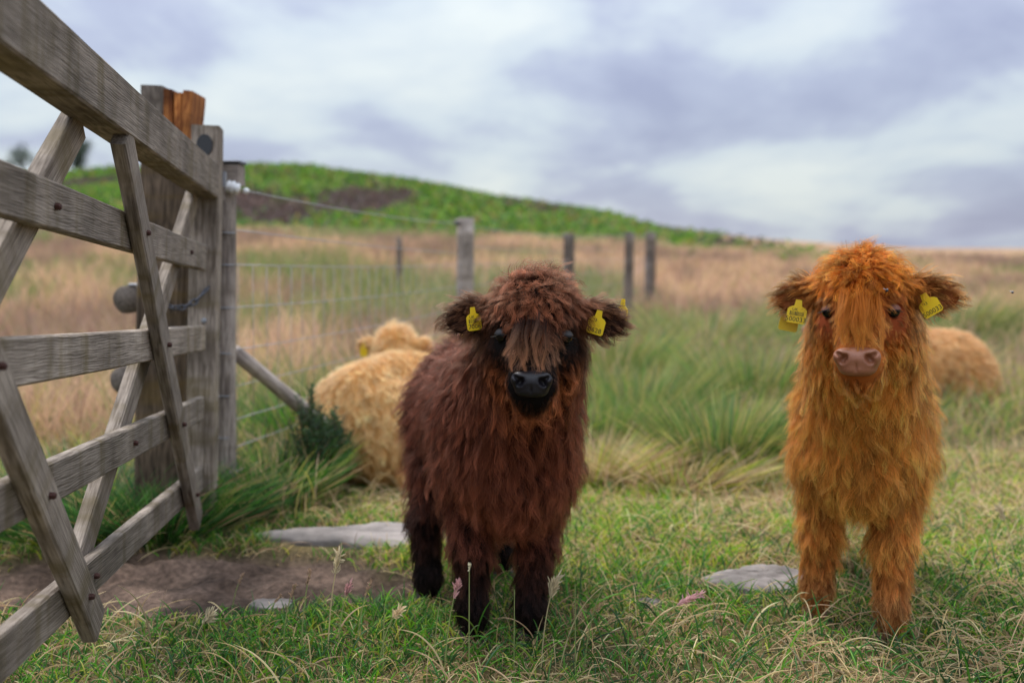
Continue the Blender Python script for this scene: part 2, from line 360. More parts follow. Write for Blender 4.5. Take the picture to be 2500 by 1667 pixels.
def surface_nets(D, lo, h):
    ins = D < 0
    nx, ny, nz = D.shape
    cnt = np.zeros((nx - 1, ny - 1, nz - 1), np.int8)
    for i in (0, 1):
        for j in (0, 1):
            for k in (0, 1): cnt += ins[i:nx - 1 + i, j:ny - 1 + j, k:nz - 1 + k]
    act = np.argwhere((cnt > 0) & (cnt < 8))
    vid = np.full(cnt.shape, -1, np.int64); vid[act[:, 0], act[:, 1], act[:, 2]] = np.arange(len(act))
    acc = np.zeros((len(act), 3)); num = np.zeros(len(act))
    cr = [(i, j, k) for i in (0, 1) for j in (0, 1) for k in (0, 1)]
    for a_ in cr:
        for b_ in cr:
            if sum(abs(a_[q] - b_[q]) for q in range(3)) != 1 or a_ > b_: continue
            A = D[act[:, 0] + a_[0], act[:, 1] + a_[1], act[:, 2] + a_[2]]; B = D[act[:, 0] + b_[0], act[:, 1] + b_[1], act[:, 2] + b_[2]]
            mk = (A < 0) != (B < 0); tt = np.where(mk, A / np.where(mk, A - B, 1), 0)
            acc += np.where(mk[:, None], np.array(a_) + tt[:, None] * (np.array(b_) - np.array(a_)), 0); num += mk
    V = lo + h * (act + acc / num[:, None])
    Fs = []
    for axn in range(3):
        o1, o2 = [(1, 2), (2, 0), (0, 1)][axn]
        sl0 = [slice(None)] * 3; sl1 = [slice(None)] * 3; sl0[axn] = slice(0, -1); sl1[axn] = slice(1, None)
        chg = ins[tuple(sl0)] != ins[tuple(sl1)]
        e_ = np.argwhere(chg); e_ = e_[(e_[:, o1] > 0) & (e_[:, o2] > 0) & (e_[:, o1] < D.shape[o1] - 1) & (e_[:, o2] < D.shape[o2] - 1)]
        flip = ins[tuple(e_.T)]
        def cell(d1, d2):
            c = e_.copy(); c[:, o1] -= d1; c[:, o2] -= d2; return vid[c[:, 0], c[:, 1], c[:, 2]]
        q = np.stack([cell(1, 1), cell(0, 1), cell(0, 0), cell(1, 0)], -1)
        q[~flip] = q[~flip][:, ::-1]
        Fs.append(q)
    return V, np.concatenate(Fs)

def vert_normals(V, Q):
    n = np.cross(V[Q[:, 2]] - V[Q[:, 0]], V[Q[:, 3]] - V[Q[:, 1]])
    N = np.zeros_like(V)
    for i in range(4): np.add.at(N, Q[:, i], n)
    return unit(N), 0.5 * np.linalg.norm(n, axis=1)

# ------------------------------------------------------------------ fur
def guide_blend(P, G, sig):
    """P (N,3) -> blended direction, length, lift, curl, root colour, tip colour, density"""
    out = []
    for s in range(0, len(P), 20000):
        p_ = P[s:s + 20000]
        d2 = ((p_[:, None, :] - G['p'][None]) ** 2).sum(-1) / (2 * (sig * G['s'][None]) ** 2)
        w = np.exp(-(d2 - d2.min(1, keepdims=True))); w /= w.sum(1, keepdims=True)
        out.append(w @ G['v'])
    return np.concatenate(out)

def grow(V, Q, G, n, seg=7, sig=0.03, clump_per=13, clump_amt=0.66, rad=0.00031, kill=None, seed=1, colvar=0.46):
    r = np.random.default_rng(seed)
    N, area = vert_normals(V, Q)
    cen = V[Q].mean(1); dens = guide_blend(cen, G, sig)[:, 12]
    if kill is not None: dens = dens * kill(cen)
    w = area * dens; w /= w.sum()
    f = r.choice(len(Q), n, p=w); u, v = r.random(n)[:, None], r.random(n)[:, None]
    q = Q[f]
    P = (V[q[:, 0]] * (1 - u) + V[q[:, 1]] * u) * (1 - v) + (V[q[:, 3]] * (1 - u) + V[q[:, 2]] * u) * v
    Nn = unit((N[q[:, 0]] * (1 - u) + N[q[:, 1]] * u) * (1 - v) + (N[q[:, 3]] * (1 - u) + N[q[:, 2]] * u) * v)
    g = guide_blend(P, G, sig)
    K = max(8, n // clump_per); ci = r.choice(n, K, replace=False)
    kd = kdtree.KDTree(K)
    for i, c in enumerate(ci): kd.insert(P[c], i)
    kd.balance()
    own = np.array([kd.find(p_)[1] for p_ in P])
    crand = r.normal(size=(K, 3)); cph = r.random((K, 2)) * 6.28; ccol = r.normal(size=(K, 1)); clen = r.normal(size=K)
    def strands(idx):
        nn, gg, o = Nn[idx], g[idx], own[idx]; M = len(idx)
        d = gg[:, 0:3] + 0.24 * crand[o] + 0.13 * r.normal(size=(M, 3))
        tng = unit(d - nn * (d * nn).sum(1, keepdims=True))
        lift = np.clip(gg[:, 4:5] * 1.0 + 0.08 * crand[o][:, :1], 0.04, 0.97)
        d0 = unit(nn * lift + tng * (1 - lift) + 0.075 * r.normal(size=(M, 3)))
        d1 = unit(tng + nn * lift * 0.25 + np.array([0, 0, -0.16]))
        Ln = gg[:, 3] * np.clip(1 + 0.16 * clen[o] + 0.22 * r.normal(size=M), 0.35, 1.7)
        pts = np.zeros((M, seg, 3)); pts[:, 0] = P[idx] - nn * 0.002
        for j in range(1, seg):
            uu = (j - 0.5) / (seg - 1)
            pts[:, j] = pts[:, j - 1] + unit(d0 * (1 - uu) + d1 * uu) * (Ln / (seg - 1))[:, None]
        bn = np.cross(tng, nn); uu = np.linspace(0, 1, seg)[None, :, None]
        amp = (gg[:, 5] * .8 * Ln)[:, None, None]
        fr = 1.15 + 0.55 * (0.5 + 0.5 * np.sin(cph[o][:, :1, None] * 3))
        w1 = np.sin(uu * fr * 6.28 + cph[o][:, 0][:, None, None] + 0.35 * r.normal(size=(M, 1, 1)))
        w2 = np.cos(uu * fr * 6.28 + cph[o][:, 1][:, None, None])
        pts += amp * uu ** 0.8 * (bn[:, None] * w1 + nn[:, None] * 0.6 * w2)
        return pts, Ln
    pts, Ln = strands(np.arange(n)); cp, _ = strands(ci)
    uu = np.linspace(0, 1, seg)[None, :, None]
    ca = np.clip(clump_amt * (0.75 + 0.5 * r.random((n, 1, 1))), 0, 0.92)
    off = (P - P[ci][own])[:, None]
    pts = pts + (cp[own] - pts + off * 0.12) * ca * uu ** 1.1
    var = np.clip(1 + colvar * ccol[own] + 0.14 * r.normal(size=(n, 1)), 0.35, 1.9)[:, None]
    col = g[:, None, 6:9] * (1 - uu ** 1.5) + g[:, None, 9:12] * uu ** 1.5  # dark roots paint shade between locks, pale tips paint a bright rim
    col = np.clip(col * var, 0.002, 0.95)
    rd = rad * (0.75 + 0.5 * r.random((n, 1))) * np.array([1 - 0.82 * (j / (seg - 1)) ** 1.6 for j in range(seg)])[None]
    return pts, rd, col

def guides(rows, pal):
    G = {'p': [], 'v': [], 's': []}
    for (p_, d, ln, lift, curl, rc, tcn, dens, s) in rows:
        G['p'].append(p_); G['s'].append(s)
        d = np.array(d, float); d = d / (np.linalg.norm(d) + 1e-9)
        G['v'].append([*d, ln, lift, curl, *pal[rc], *pal[tcn], dens])
    return {k: np.array(v, float) for k, v in G.items()}

def kids_xf(Rm, o):
    M4 = Matrix.Identity(4)
    for i in range(3):
        for j in range(3): M4[i][j] = float(Rm[i, j])
        M4[i][3] = float(o[i])
    return M4

# ------------------------------------------------------------------ ear tag with print
def text_mesh(s, size, name):
    fc = bpy.data.curves.new(name, 'FONT'); fc.body = s; fc.size = size; fc.align_x = 'CENTER'; fc.align_y = 'CENTER'; fc.resolution_u = 2
    ob = bpy.data.objects.new(name, fc); COL.objects.link(ob)
    dg = bpy.context.evaluated_depsgraph_get(); me = bpy.data.meshes.new_from_object(ob.evaluated_get(dg))
    bpy.data.objects.remove(ob); bpy.data.curves.remove(fc); return me

def ear_tag(parent, M4, w, h, number, top=None, bars=False):
    """flat plastic flag: body with rounded corners, narrow neck; local X right, Z up, faces -Y"""
    o = [(-w / 2, -h / 2 + .004), (-w / 2 + .004, -h / 2), (w / 2 - .004, -h / 2), (w / 2, -h / 2 + .004), (w / 2, h * .22), (w / 2 - .005, h * .34), (w * .2, h * .42), (w * .15, h * .75), (-w * .15, h * .75), (-w * .2, h * .42), (-w / 2 + .005, h * .34), (-w / 2, h * .22)]
    n_ = len(o); tk = 0.0012
    V = [(x, -tk, z) for x, z in o] + [(x, tk, z) for x, z in o]
    Fc = [list(range(n_)), list(range(2 * n_ - 1, n_ - 1, -1))] + [[(i + 1) % n_, i, i + n_, (i + 1) % n_ + n_] for i in range(n_)]
    t_ = mesh_obj("ear_tag", V, Fc, M_YTAG, parent, smooth=False, matrix=M4)
    rotm = Matrix.Rotation(math.pi / 2, 4, 'X')
    def put(me, x, z, nm):
        me.materials.clear(); me.materials.append(M_PRINT)
        ob = bpy.data.objects.new(nm, me); COL.objects.link(ob); ob.parent = t_
        ob.matrix_local = Matrix.Translation((x, -tk - .0006, z)) @ rotm
    if number: put(text_mesh(number, h * .36, "printed_number"), 0, -h * .30, "printed_number")
    if top: put(text_mesh(top, h * .22, "printed_letters"), -w * .12, h * .22, "printed_letters")
    if bars:
        V, Fc = [], []; x = -w * .36; r = np.random.default_rng(3)
        while x < w * .34:
            b = float(r.choice([.0008, .0014, .002])); i = len(V)
            V += [(x, -tk - .0006, -h * .1), (x + b, -tk - .0006, -h * .1), (x + b, -tk - .0006, h * .12), (x, -tk - .0006, h * .12)]; Fc.append([i, i + 1, i + 2, i + 3]); x += b + .0014
        mesh_obj("printed_barcode", V, Fc, M_PRINT, t_, smooth=False)
    return t_

# ------------------------------------------------------------------ calf head (shared by every calf), head frame: face looks along -Y
def mwarp(z, ml): return z - ml * min(max((-.025 - z) / .05, 0), 1)
def head_prims(Rh, ho, s=1.0, ml=0.0):
    T = lambda x, y, z: ho + s * (Rh @ np.array([x, y, mwarp(z, ml)]))
    pr = []
    E_ = lambda c, r, k=.03, R=None, op='add': pr.append(dict(t='ell', c=T(*c), r=s * np.array(r), R=Rh if R is None else Rh @ R, k=k * s, op=op))
    C_ = lambda a, b, ra, rb, k=.03: pr.append(dict(t='cone', a=T(*a), b=T(*b), ra=ra * s, rb=rb * s, k=k * s))
    E_((0, .03, .045), (.078, .08, .078))
    C_((0, -.015, .035), (0, -.078, -.066), .066, .046)
    E_((0, -.088, -.088), (.050, .036, .036), .02)
    C_((0, .01, -.075), (0, -.075, -.118), .05, .031)
    for sx in (-1, 1):
        E_((sx * .048, .005, -.035), (.042, .055, .055))
        E_((sx * .055, -.03, .026), (.026, .026, .018), .02)
        Re = rotz(sx * R_(-8)) @ roty(sx * R_(12)) @ rotx(R_(-12))
        C_((sx * .07, .035, .045), (sx * .105, .04, .04), .022, .02, .02)
        E_((sx * .135, .042, .038), (.060, .015, .040), .015, Re)
    for sx in (-1, 1):
        Re = rotz(sx * R_(-8)) @ roty(sx * R_(12)) @ rotx(R_(-12))
        E_((sx * .140, .026, .034), (.046, .013, .028), .006, Re, 'sub')
        E_((sx * .066, -.044, .0), (.014, .014, .011), .008, None, 'sub')
    return pr

def head_guides(Rh, ho, s=1.0, ml=0.0):
    """rows: pos, dir, length, lift, curl, root colour, tip colour, density, spread"""
    H = []
    def a(p_, d, ln, lift, curl, rc, tc_, dens=1.0, sp=1.0, sym=True):
        for sx in ((-1, 1) if (sym and p_[0] != 0) else (1,)):
            H.append((ho + s * (Rh @ np.array([p_[0] * sx, p_[1], mwarp(p_[2], ml)])), Rh @ np.array([d[0] * sx, d[1], d[2]]), ln * s, lift, curl, rc, tc_, dens, sp))
    a((0, .06, .125), (0, .2, .6), .05, .8, .16, 'crownR', 'crownT', 1.5)
    a((0, .0, .12), (0, -.8, .2), .055, .7, .18, 'crownR', 'crownT', 1.6)
    a((.05, .01, .11), (.7, -.4, -.1), .055, .62, .18, 'crownR', 'crownT', 1.6)
    a((.075, .03, .07), (.8, -.1, -.4), .05, .5, .16, 'crownR', 'crownT', 1.5)
    a((0, -.045, .08), (.1, -.5, -1), .052, .48, .2, 'crownR', 'crownT', 1.7)
    a((.04, -.04, .07), (.6, -.3, -.6), .042, .46, .18, 'crownR', 'crownT', 1.7)
    a((0, -.075, .03), (0, -.25, -1), .055, .40, .16, 'crownR', 'crownT', 1.7)
    a((.032, -.068, .03), (.15, -.2, -1), .042, .36, .15, 'crownR', 'crownT', 1.6)
    a((0, -.095, -.015), (0, -.1, -1), .055, .24, .06, 'lockR', 'lockT', 1.2, .7)
    a((.026, -.09, -.012), (.32, -.1, -1), .052, .22, .06, 'lockR', 'lockT', 1.1, .7)
    a((.048, -.07, -.02), (.5, -.1, -1), .014, .16, .04, 'faceR', 'faceT', 1.2, .7)
    a((.066, -.048, .002), (.6, .2, -.6), .010, .25, 0, 'eyeR', 'eyeT', 1.0, 1.0)
    a((.056, -.060, .012), (.7, .1, -.5), .010, .22, 0, 'eyeR', 'eyeT', 1.0, .8)
    a((.052, -.074, -.045), (.6, .1, -.8), .013, .22, 0, 'eyeR', 'faceT', 1.2, .75)
    a((.066, -.04, .022), (1, .1, -.1), .016, .30, .05, 'eyeR', 'faceT', 1.2, .6)
    a((.074, -.02, -.01), (.5, .3, -.8), .022, .25, .03, 'eyeR', 'faceT', 1.2, 1.15)
    a((.06, -.055, -.03), (.5, .2, -.9), .014, .2, .02, 'eyeR', 'faceT', 1.2, .75)
    a((.03, -.108, -.055), (.8, .1, -.5), .011, .18, 0, 'muzR', 'muzT', 1.3, .6)
    a((0, -.118, -.058), (0, .1, -1), .012, .18, 0, 'muzR', 'muzT', 1.2, .5)
    a((.048, -.095, -.09), (.7, .5, -.4), .010, .25, 0, 'muzR', 'muzT', 1.3, .6)
    a((.055, -.06, -.07), (.7, .4, -.6), .034, .36, .08, 'chkR', 'chkT', 1.4, .8)
    a((.075, -.005, -.068), (.6, .2, -1), .044, .42, .10, 'chkR', 'chkT', 1.4, .85)
    a((.08, .04, -.02), (.5, .5, -1), .045, .42, .10, 'earF', 'faceT', 1.4)
    a((.045, -.03, -.12), (.3, .2, -1), .050, .38, .10, 'chkR', 'chkT', 1.4)
    a((0, -.085, -.142), (0, .3, -1), .020, .30, .05, 'chinR', 'chinT', 1.2, .7)
    a((.03, -.085, -.128), (.3, .3, -1), .016, .28, .05, 'chinR', 'chinT', 1.2, .6)
    a((0, -.02, -.135), (0, .1, -1), .06, .40, .10, 'chkR', 'chkT', 1.3)
    a((.11, .045, .075), (.75, -.15, .35), .040, .48, .08, 'earR', 'earT', 1.3, .7)
    a((.155, .045, .062), (.9, -.1, .2), .036, .5, .08, 'earR', 'earT', 1.4, .6)
    a((.192, .045, .022), (1, -.1, -.3), .036, .55, .08, 'earR', 'earT', 1.5, .6)
    a((.135, .058, .03), (.8, .2, -.2), .030, .4, .05, 'earR', 'earT', 1.0, .7)
    a((.145, .028, .034), (.7, -.3, -.5), .012, .25, .02, 'earI', 'earI', .8, .8)
    a((.095, .022, .05), (.7, -.35, -.6), .036, .42, .10, 'earF', 'earF', 1.6, .55)
    a((.145, .042, -.008), (.35, -.1, -1), .040, .45, .10, 'earF', 'earT', 1.4, .6)
    a((.10, .04, .0), (.3, -.1, -1), .045, .42, .10, 'earF', 'earT', 1.4, .7)
    return H

def uv_sphere(r, nu=20, nv=12):
    V, Fc = [], []
    for i in range(nv + 1):
        th_ = math.pi * i / nv
        for j in range(nu):
            ph = 2 * math.pi * j / nu; V.append((r * math.sin(th_) * math.cos(ph), r * math.sin(th_) * math.sin(ph), r * math.cos(th_)))
    for i in range(nv):
        for j in range(nu): Fc.append([i * nu + j, (i + 1) * nu + j, (i + 1) * nu + (j + 1) % nu, i * nu + (j + 1) % nu])
    return V, Fc

def skin_mat(name, c1, c2, rough, spec=0.5):
    m, t, n, p = new_mat(name); lk = t.links.new
    tc = n.new("ShaderNodeTexCoord"); v = n.new("ShaderNodeTexVoronoi"); v.inputs["Scale"].default_value = 420; lk(tc.outputs["Object"], v.inputs["Vector"])
    nz = n.new("ShaderNodeTexNoise"); nz.inputs["Scale"].default_value = 40; nz.inputs["Detail"].default_value = 5; lk(tc.outputs["Object"], nz.inputs["Vector"])
    mx = n.new("ShaderNodeMix"); mx.data_type = 'RGBA'; mx.inputs[6].default_value = (*c1, 1); mx.inputs[7].default_value = (*c2, 1); lk(nz.outputs["Fac"], mx.inputs[0]); lk(mx.outputs[2], p.inputs["Base Color"])
    b = n.new("ShaderNodeBump"); b.inputs["Strength"].default_value = 0.35; b.inputs["Distance"].default_value = 0.0012; lk(v.outputs["Distance"], b.inputs["Height"]); lk(b.outputs[0], p.inputs["Normal"])
    p.inputs["Roughness"].default_value = rough; p.inputs["Specular IOR Level"].default_value = spec
    return m
M_NOSE_DK = skin_mat("wet_black_nose", (0.005, 0.004, 0.006), (0.014, 0.011, 0.015), 0.38, 0.3)
M_NOSE_PK = skin_mat("pink_brown_nose", (0.20, 0.068, 0.030), (0.36, 0.145, 0.082), 0.36, 0.4)
M_EYE = plain("dark_eye", (0.006, 0.004, 0.004), 0.10, 0, 0.3, 60); M_EYE.node_tree.nodes["Principled BSDF"].inputs["Specular IOR Level"].default_value = 0.3
M_LID = plain("pink_eye_corner", (0.55, 0.22, 0.15), 0.4, 0, 0.15, 60)
M_LIDD = plain('dark_eyelid', (0.012, 0.009, 0.009), 0.5, 0, 0.3, 60); M_LIDO = plain('russet_eyelid', (0.15, 0.04, 0.018), 0.55, 0, 0.25, 60)
M_HOOF = plain("dark_hoof", (0.07, 0.055, 0.05), 0.6, 0, 0.35, 60, 0.3)
M_HOOFB = plain("brown_hoof", (0.16, 0.085, 0.055), 0.6, 0, 0.35, 60, 0.3)

def add_head_parts(root, Rh, ho, s, nose_mat, ns=1.0, ml=0.0, lid_mat=None):
    # nose: fine mesh with nostrils, lip line
    pr = []
    E_ = lambda c, r, k=.012, R=None, op='add': pr.append(dict(t='ell', c=c, r=np.array(r), R=np.eye(3) if R is None else R, k=k, op=op))
    E_((0, -.106, -.082), (.046, .038, .031))
    E_((0, -.112, -.103), (.036, .029, .015))
    for sx in (-1, 1):
        E_((sx * .030, -.128, -.074), (.018, .014, .017), .012)
    for sx in (-1, 1):
        E_((sx * .0265, -.147, -.080), (.0085, .022, .0135), .006, roty(sx * R_(-38)), 'sub')
        E_((sx * .035, -.143, -.070), (.012, .012, .0045), .005, roty(sx * R_(-30)), 'sub')
    E_((0, -.150, -.100), (.0025, .012, .016), .004, None, 'sub')
    E_((0, -.118, -.1195), (.045, .034, .0022), .004, None, 'sub')
    E_((0, -.086, -.126), (.028, .024, .007), .006)
    D, lo = sdf_grid(pr, (-.065, -.165, -.15), (.065, -.055, -.03), .0026)
    V, Q = surface_nets(D, lo, .0026)
    keep = V[Q].mean(1)[:, 1] < -.082; Q = Q[keep]
    us = np.unique(Q); mp = np.full(len(V), -1); mp[us] = np.arange(len(us))
    V = V[us]; Q = mp[Q]
    V = (V - [0, -.12, -.088]) * ns + [0, -.12 - .02 * (1 - ns), -.088 - ml]
    M4 = kids_xf(Rh * s, ho)
    mesh_obj("nose", V, Q, nose_mat, root, matrix=M4)
    for sx in (-1, 1):
        ev, ef = uv_sphere(.0175)
        ev = [(x * .95, y * .85, z * .85) for x, y, z in ev]
        eo = mesh_obj("eye", ev, ef, M_EYE, root, matrix=kids_xf(Rh * s, ho + s * (Rh @ np.array([sx * .0635, -.0445, .0]))))
        # pink inner corner
        cv, cf = uv_sphere(.0045, 10, 6)
        mesh_obj("eye_corner", cv, cf, M_LID, eo, loc=(-sx * .0095, -.0085, -.0065))
        if lid_mat:
            lv, lf = uv_sphere(.0198, 20, 14); lv = np.array(lv) * [.95, .85, .85]
            lf = [q for q in lf if np.mean([lv[i][2] for i in q]) > .0085 or np.mean([lv[i][2] for i in q]) < -.0105]
            mesh_obj("eyelid", lv, lf, lid_mat, eo, matrix=kids_xf(roty(sx * R_(14)) @ rotx(R_(10)), (0, 0, 0)))
            nl_ = 26; an = np.linspace(-1.0, 1.0, nl_); b0 = np.stack([np.sin(an) * .017, -np.cos(an) * .0155, .005 - .006 * np.abs(an)], -1)
            dr = unit(np.stack([np.sin(an) * 1.1, -np.cos(an), np.full(nl_, -.15)], -1)); lp = np.stack([b0 + dr * t_ + np.array([0, 0, 1.0]) * (-.10 * t_ + 6 * t_ * t_) for t_ in (0, .004, .008, .013)], 1)
            curves_obj("eyelash", lp, np.tile(np.array([.0004, .0004, .0003, .0001]), (nl_, 1)), np.full((nl_, 4, 3), .05), M_HAIR, eo)

def build_body(name, root, prims, lo, hi, h, rows, pal, n_hair, seed, kill, hide=None, **gk):
    D, l0 = sdf_grid(prims, lo, hi, h)
    V, Q = surface_nets(D, l0, h)
    G = guides(rows, pal)
    body = mesh_obj("body", V, Q, M_SKIN, root)
    g = guide_blend(V, G, 0.03); set_col(body.data, g[:, 6:9] * 0.75)
    pts, rd, col = grow(V, Q, G, n_hair, seed=seed, kill=kill, **gk)
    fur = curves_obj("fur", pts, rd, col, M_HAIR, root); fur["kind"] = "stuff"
    return body, fur

def hoof(root, c, yaw, mat, s=1.0):
    pr = []
    for sx in (-1, 1):
        pr.append(dict(t='cone', a=(sx * .0135, .004, .042), b=(sx * .0165, -.012, .006), ra=.0145, rb=.0185, k=.004))
    D, lo = sdf_grid(pr, (-.045, -.045, -.02), (.045, .035, .07), .004); V, Q = surface_nets(D, lo, .004)
    V[:, 2] = np.maximum(V[:, 2], 0)
    mesh_obj("hoof", V, Q, mat, root, matrix=kids_xf(rotz(yaw) * s, c))

def standing_calf(name, label, org, yaw, head_o, head_R, head_s, pal, hooves, nose_mat, hoof_mat, n_hair, seed, bs=1.0, tall=1.0, ns=1.0, ml=0.0, lid=None):
    """org: ground point between the fore hooves; body runs back along +Y of the yawed frame"""
    root = empty(name, org); tag(root, label, "calf")
    Rb = rotz(yaw); org = np.array(org, float); ho = np.array(head_o, float) - org
    B = lambda x, y, z: Rb @ np.array([x * bs, y * bs, z * tall])
    pr = []
    E_ = lambda c, r, k=.05, R=None: pr.append(dict(t='ell', c=B(*c), r=np.array(r) * bs, R=Rb if R is None else Rb @ R, k=k))
    def C_(a, b, ra, rb, k=.04): pr.append(dict(t='cone', a=a, b=b, ra=ra, rb=rb, k=k))
    E_((0, .07, .435), (.125, .15, .165)); E_((0, -.005, .375), (.088, .09, .105))
    E_((0, .29, .445), (.132, .27, .15)); E_((0, .47, .455), (.118, .135, .15)); E_((0, .14, .555), (.06, .13, .07))
    nb = ho + head_s * (head_R @ np.array([0, .055, -.005]))
    C_(B(0, .09, .50), nb, .125 * bs, .095, .06)
    C_(B(0, .02, .42), ho + head_s * (head_R @ np.array([0, .04, -.06])), .105 * bs, .075, .06)
    for i, (hx, hy, hz) in enumerate(hooves):        # hoof positions in the root frame
        sx = -1 if i % 2 == 0 else 1; hp = np.array([hx, hy, hz])
        if i < 2:
            sh = B(sx * .075, .07, .38); kn = (sh * .42 + hp * .58); kn[2] = .205 * tall + hz * .5; kn += Rb @ np.array([0, -.012, 0])
            C_(sh, kn, .066, .039); C_(kn, hp + [0, 0, .075], .037, .030, .02); C_(hp + [0, 0, .075], hp + Rb @ np.array([0, -.006, .035]), .031, .029, .02)
        else:
            hip = B(sx * .07, .46, .42); st = B(sx * .085, .36, .31); hk = hp + Rb @ np.array([0, .05, .20]); hk2 = hp + np.array([0, 0, .07])
            C_(hip, st, .095, .07); C_(st, hk, .062, .036); C_(hk, hk2, .034, .029, .02); C_(hk2, hp + Rb @ np.array([0, -.006, .035]), .030, .028, .02)
    E_((0, .60, .47), (.025, .03, .03)); C_(B(0, .605, .50), B(0, .63, .25), .022, .016, .02)
    pr += head_prims(head_R, ho, head_s, ml)
    rows = head_guides(head_R, ho, head_s, ml)
    def a(p_, d, ln, lift, curl, rc='bodR', tc_='bodT', dens=1.0, sp=2.0):
        for sx in ((-1, 1) if p_[0] else (1,)):
            rows.append((B(p_[0] * sx, p_[1], p_[2]), Rb @ np.array([d[0] * sx, d[1], d[2]]), ln, lift, curl, rc, tc_, dens, sp))
    a((0, -.09, .50), (0, -.1, -1), .075, .36, .10, 'chsR', 'chsT', 1.2)
    a((.07, -.06, .50), (.35, -.1, -1), .075, .36, .10, 'chsR', 'chsT', 1.2)
    a((.06, -.04, .62), (.4, -.1, -1), .065, .36, .10, 'chsR', 'chsT', 1.2)
    a((0, -.10, .38), (0, -.1, -1), .08, .38, .12, 'chsR', 'chsT', 1.2)
    a((.08, -.06, .38), (.35, -.1, -1), .075, .38, .10, 'chsR', 'chsT', 1.2)
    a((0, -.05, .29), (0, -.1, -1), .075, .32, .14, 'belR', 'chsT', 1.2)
    a((.13, .05, .50), (.25, .35, -1), .07, .40, .10); a((.13, .06, .38), (.3, .2, -1), .07, .42, .10)
    a((.10, .10, .58), (.6, .45, -.6), .06, .45, .10); a((0, .15, .63), (.0, .8, .0), .055, .5, .10)
    a((.14, .30, .48), (.15, .7, -.8), .065, .42, .10); a((.13, .30, .38), (.1, .5, -1), .07, .42, .10); a((.07, .30, .59), (.5, .8, -.2), .055, .48, .10)
    a((.12, .50, .50), (.3, .7, -.8), .065, .44, .10); a((.0, .58, .55), (0, .9, -.3), .055, .45, .10); a((.05, .62, .42), (.2, .4, -1), .065, .4, .10)
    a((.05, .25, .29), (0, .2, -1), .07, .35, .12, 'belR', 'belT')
    for i, (hx, hy, hz) in enumerate(hooves):
        hp = np.array([hx, hy, hz]); sx = -1 if i % 2 == 0 else 1
        ctr = B(sx * .075, .05 if i < 2 else .44, .30)
        for ang in (0, 1.57, 3.14, 4.71):
            d = Rb @ np.array([math.cos(ang), math.sin(ang), 0])
            up = ctr * .7 + hp * .3; up[2] = .27
            rows.append((up + d * .05, d * .30 + [0, 0, -1], .062, .34, .10, 'legR', 'bodT', 1.2, 1.4))
            mid = hp * .85 + ctr * .15; mid[2] = .17
            rows.append((mid + d * .04, d * .25 + [0, 0, -1], .045, .32, .08, 'legR', 'legT', 1.3, 1.2))
            rows.append((hp + d * .035 + [0, 0, .09], d * .18 + [0, 0, -1], .030, .28, .05, 'ftR', 'ftT', 1.4, 1.1))
            rows.append((hp + d * .03 + [0, 0, .045], d * .25 + [0, 0, -1], .022, .30, .04, 'ftR', 'ftT', 1.5, .9))
    nose_c = ho + head_s * (head_R @ np.array([0, -.135, -.088]))
    def kill(c):
        q = (c - ho) @ head_R / head_s; q = q + [0, 0, 1] * np.where(q[:, 2] < -.04, ml, 0)[:, None]
        k_ = 1 - ((np.abs(q[:, 0]) < .044 * ns) & (q[:, 1] < -.104) & (q[:, 2] < -.088 + .034 * ns) & (q[:, 2] > -.088 - .031 * ns))
        for sx in (-1, 1): k_ = k_ * (np.linalg.norm(q - [sx * .066, -.046, 0], axis=1) > .0180)
        return k_
    allp = np.array([p_.get('c', p_.get('a')) for p_ in pr]); lo = allp.min(0) - .16; hi = allp.max(0) + .16; lo[2] = -.03
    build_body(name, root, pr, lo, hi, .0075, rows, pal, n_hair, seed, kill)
    for hp in hooves: hoof(root, np.array(hp, float), yaw, hoof_mat)
    add_head_parts(root, head_R, ho, head_s, nose_mat, ns, ml, lid)
    return root, ho

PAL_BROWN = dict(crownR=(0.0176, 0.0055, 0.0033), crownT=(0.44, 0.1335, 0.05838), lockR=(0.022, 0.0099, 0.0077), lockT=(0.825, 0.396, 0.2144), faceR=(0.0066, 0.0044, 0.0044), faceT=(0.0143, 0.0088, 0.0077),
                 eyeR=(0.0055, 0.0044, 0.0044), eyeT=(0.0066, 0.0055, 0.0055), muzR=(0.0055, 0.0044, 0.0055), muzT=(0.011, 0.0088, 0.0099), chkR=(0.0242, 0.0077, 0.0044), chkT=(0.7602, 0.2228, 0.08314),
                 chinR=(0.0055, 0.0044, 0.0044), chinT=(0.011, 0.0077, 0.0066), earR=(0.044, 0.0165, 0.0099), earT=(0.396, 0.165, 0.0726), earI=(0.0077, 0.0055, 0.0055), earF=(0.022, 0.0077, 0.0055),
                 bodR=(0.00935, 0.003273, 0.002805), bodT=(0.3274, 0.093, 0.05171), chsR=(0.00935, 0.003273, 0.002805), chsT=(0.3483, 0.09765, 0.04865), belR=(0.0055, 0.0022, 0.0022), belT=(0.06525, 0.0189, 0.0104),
                 legR=(0.0077, 0.0033, 0.0033), legT=(0.0823, 0.0303, 0.02048), ftR=(0.0066, 0.0044, 0.0044), ftT=(0.0286, 0.0154, 0.0132))
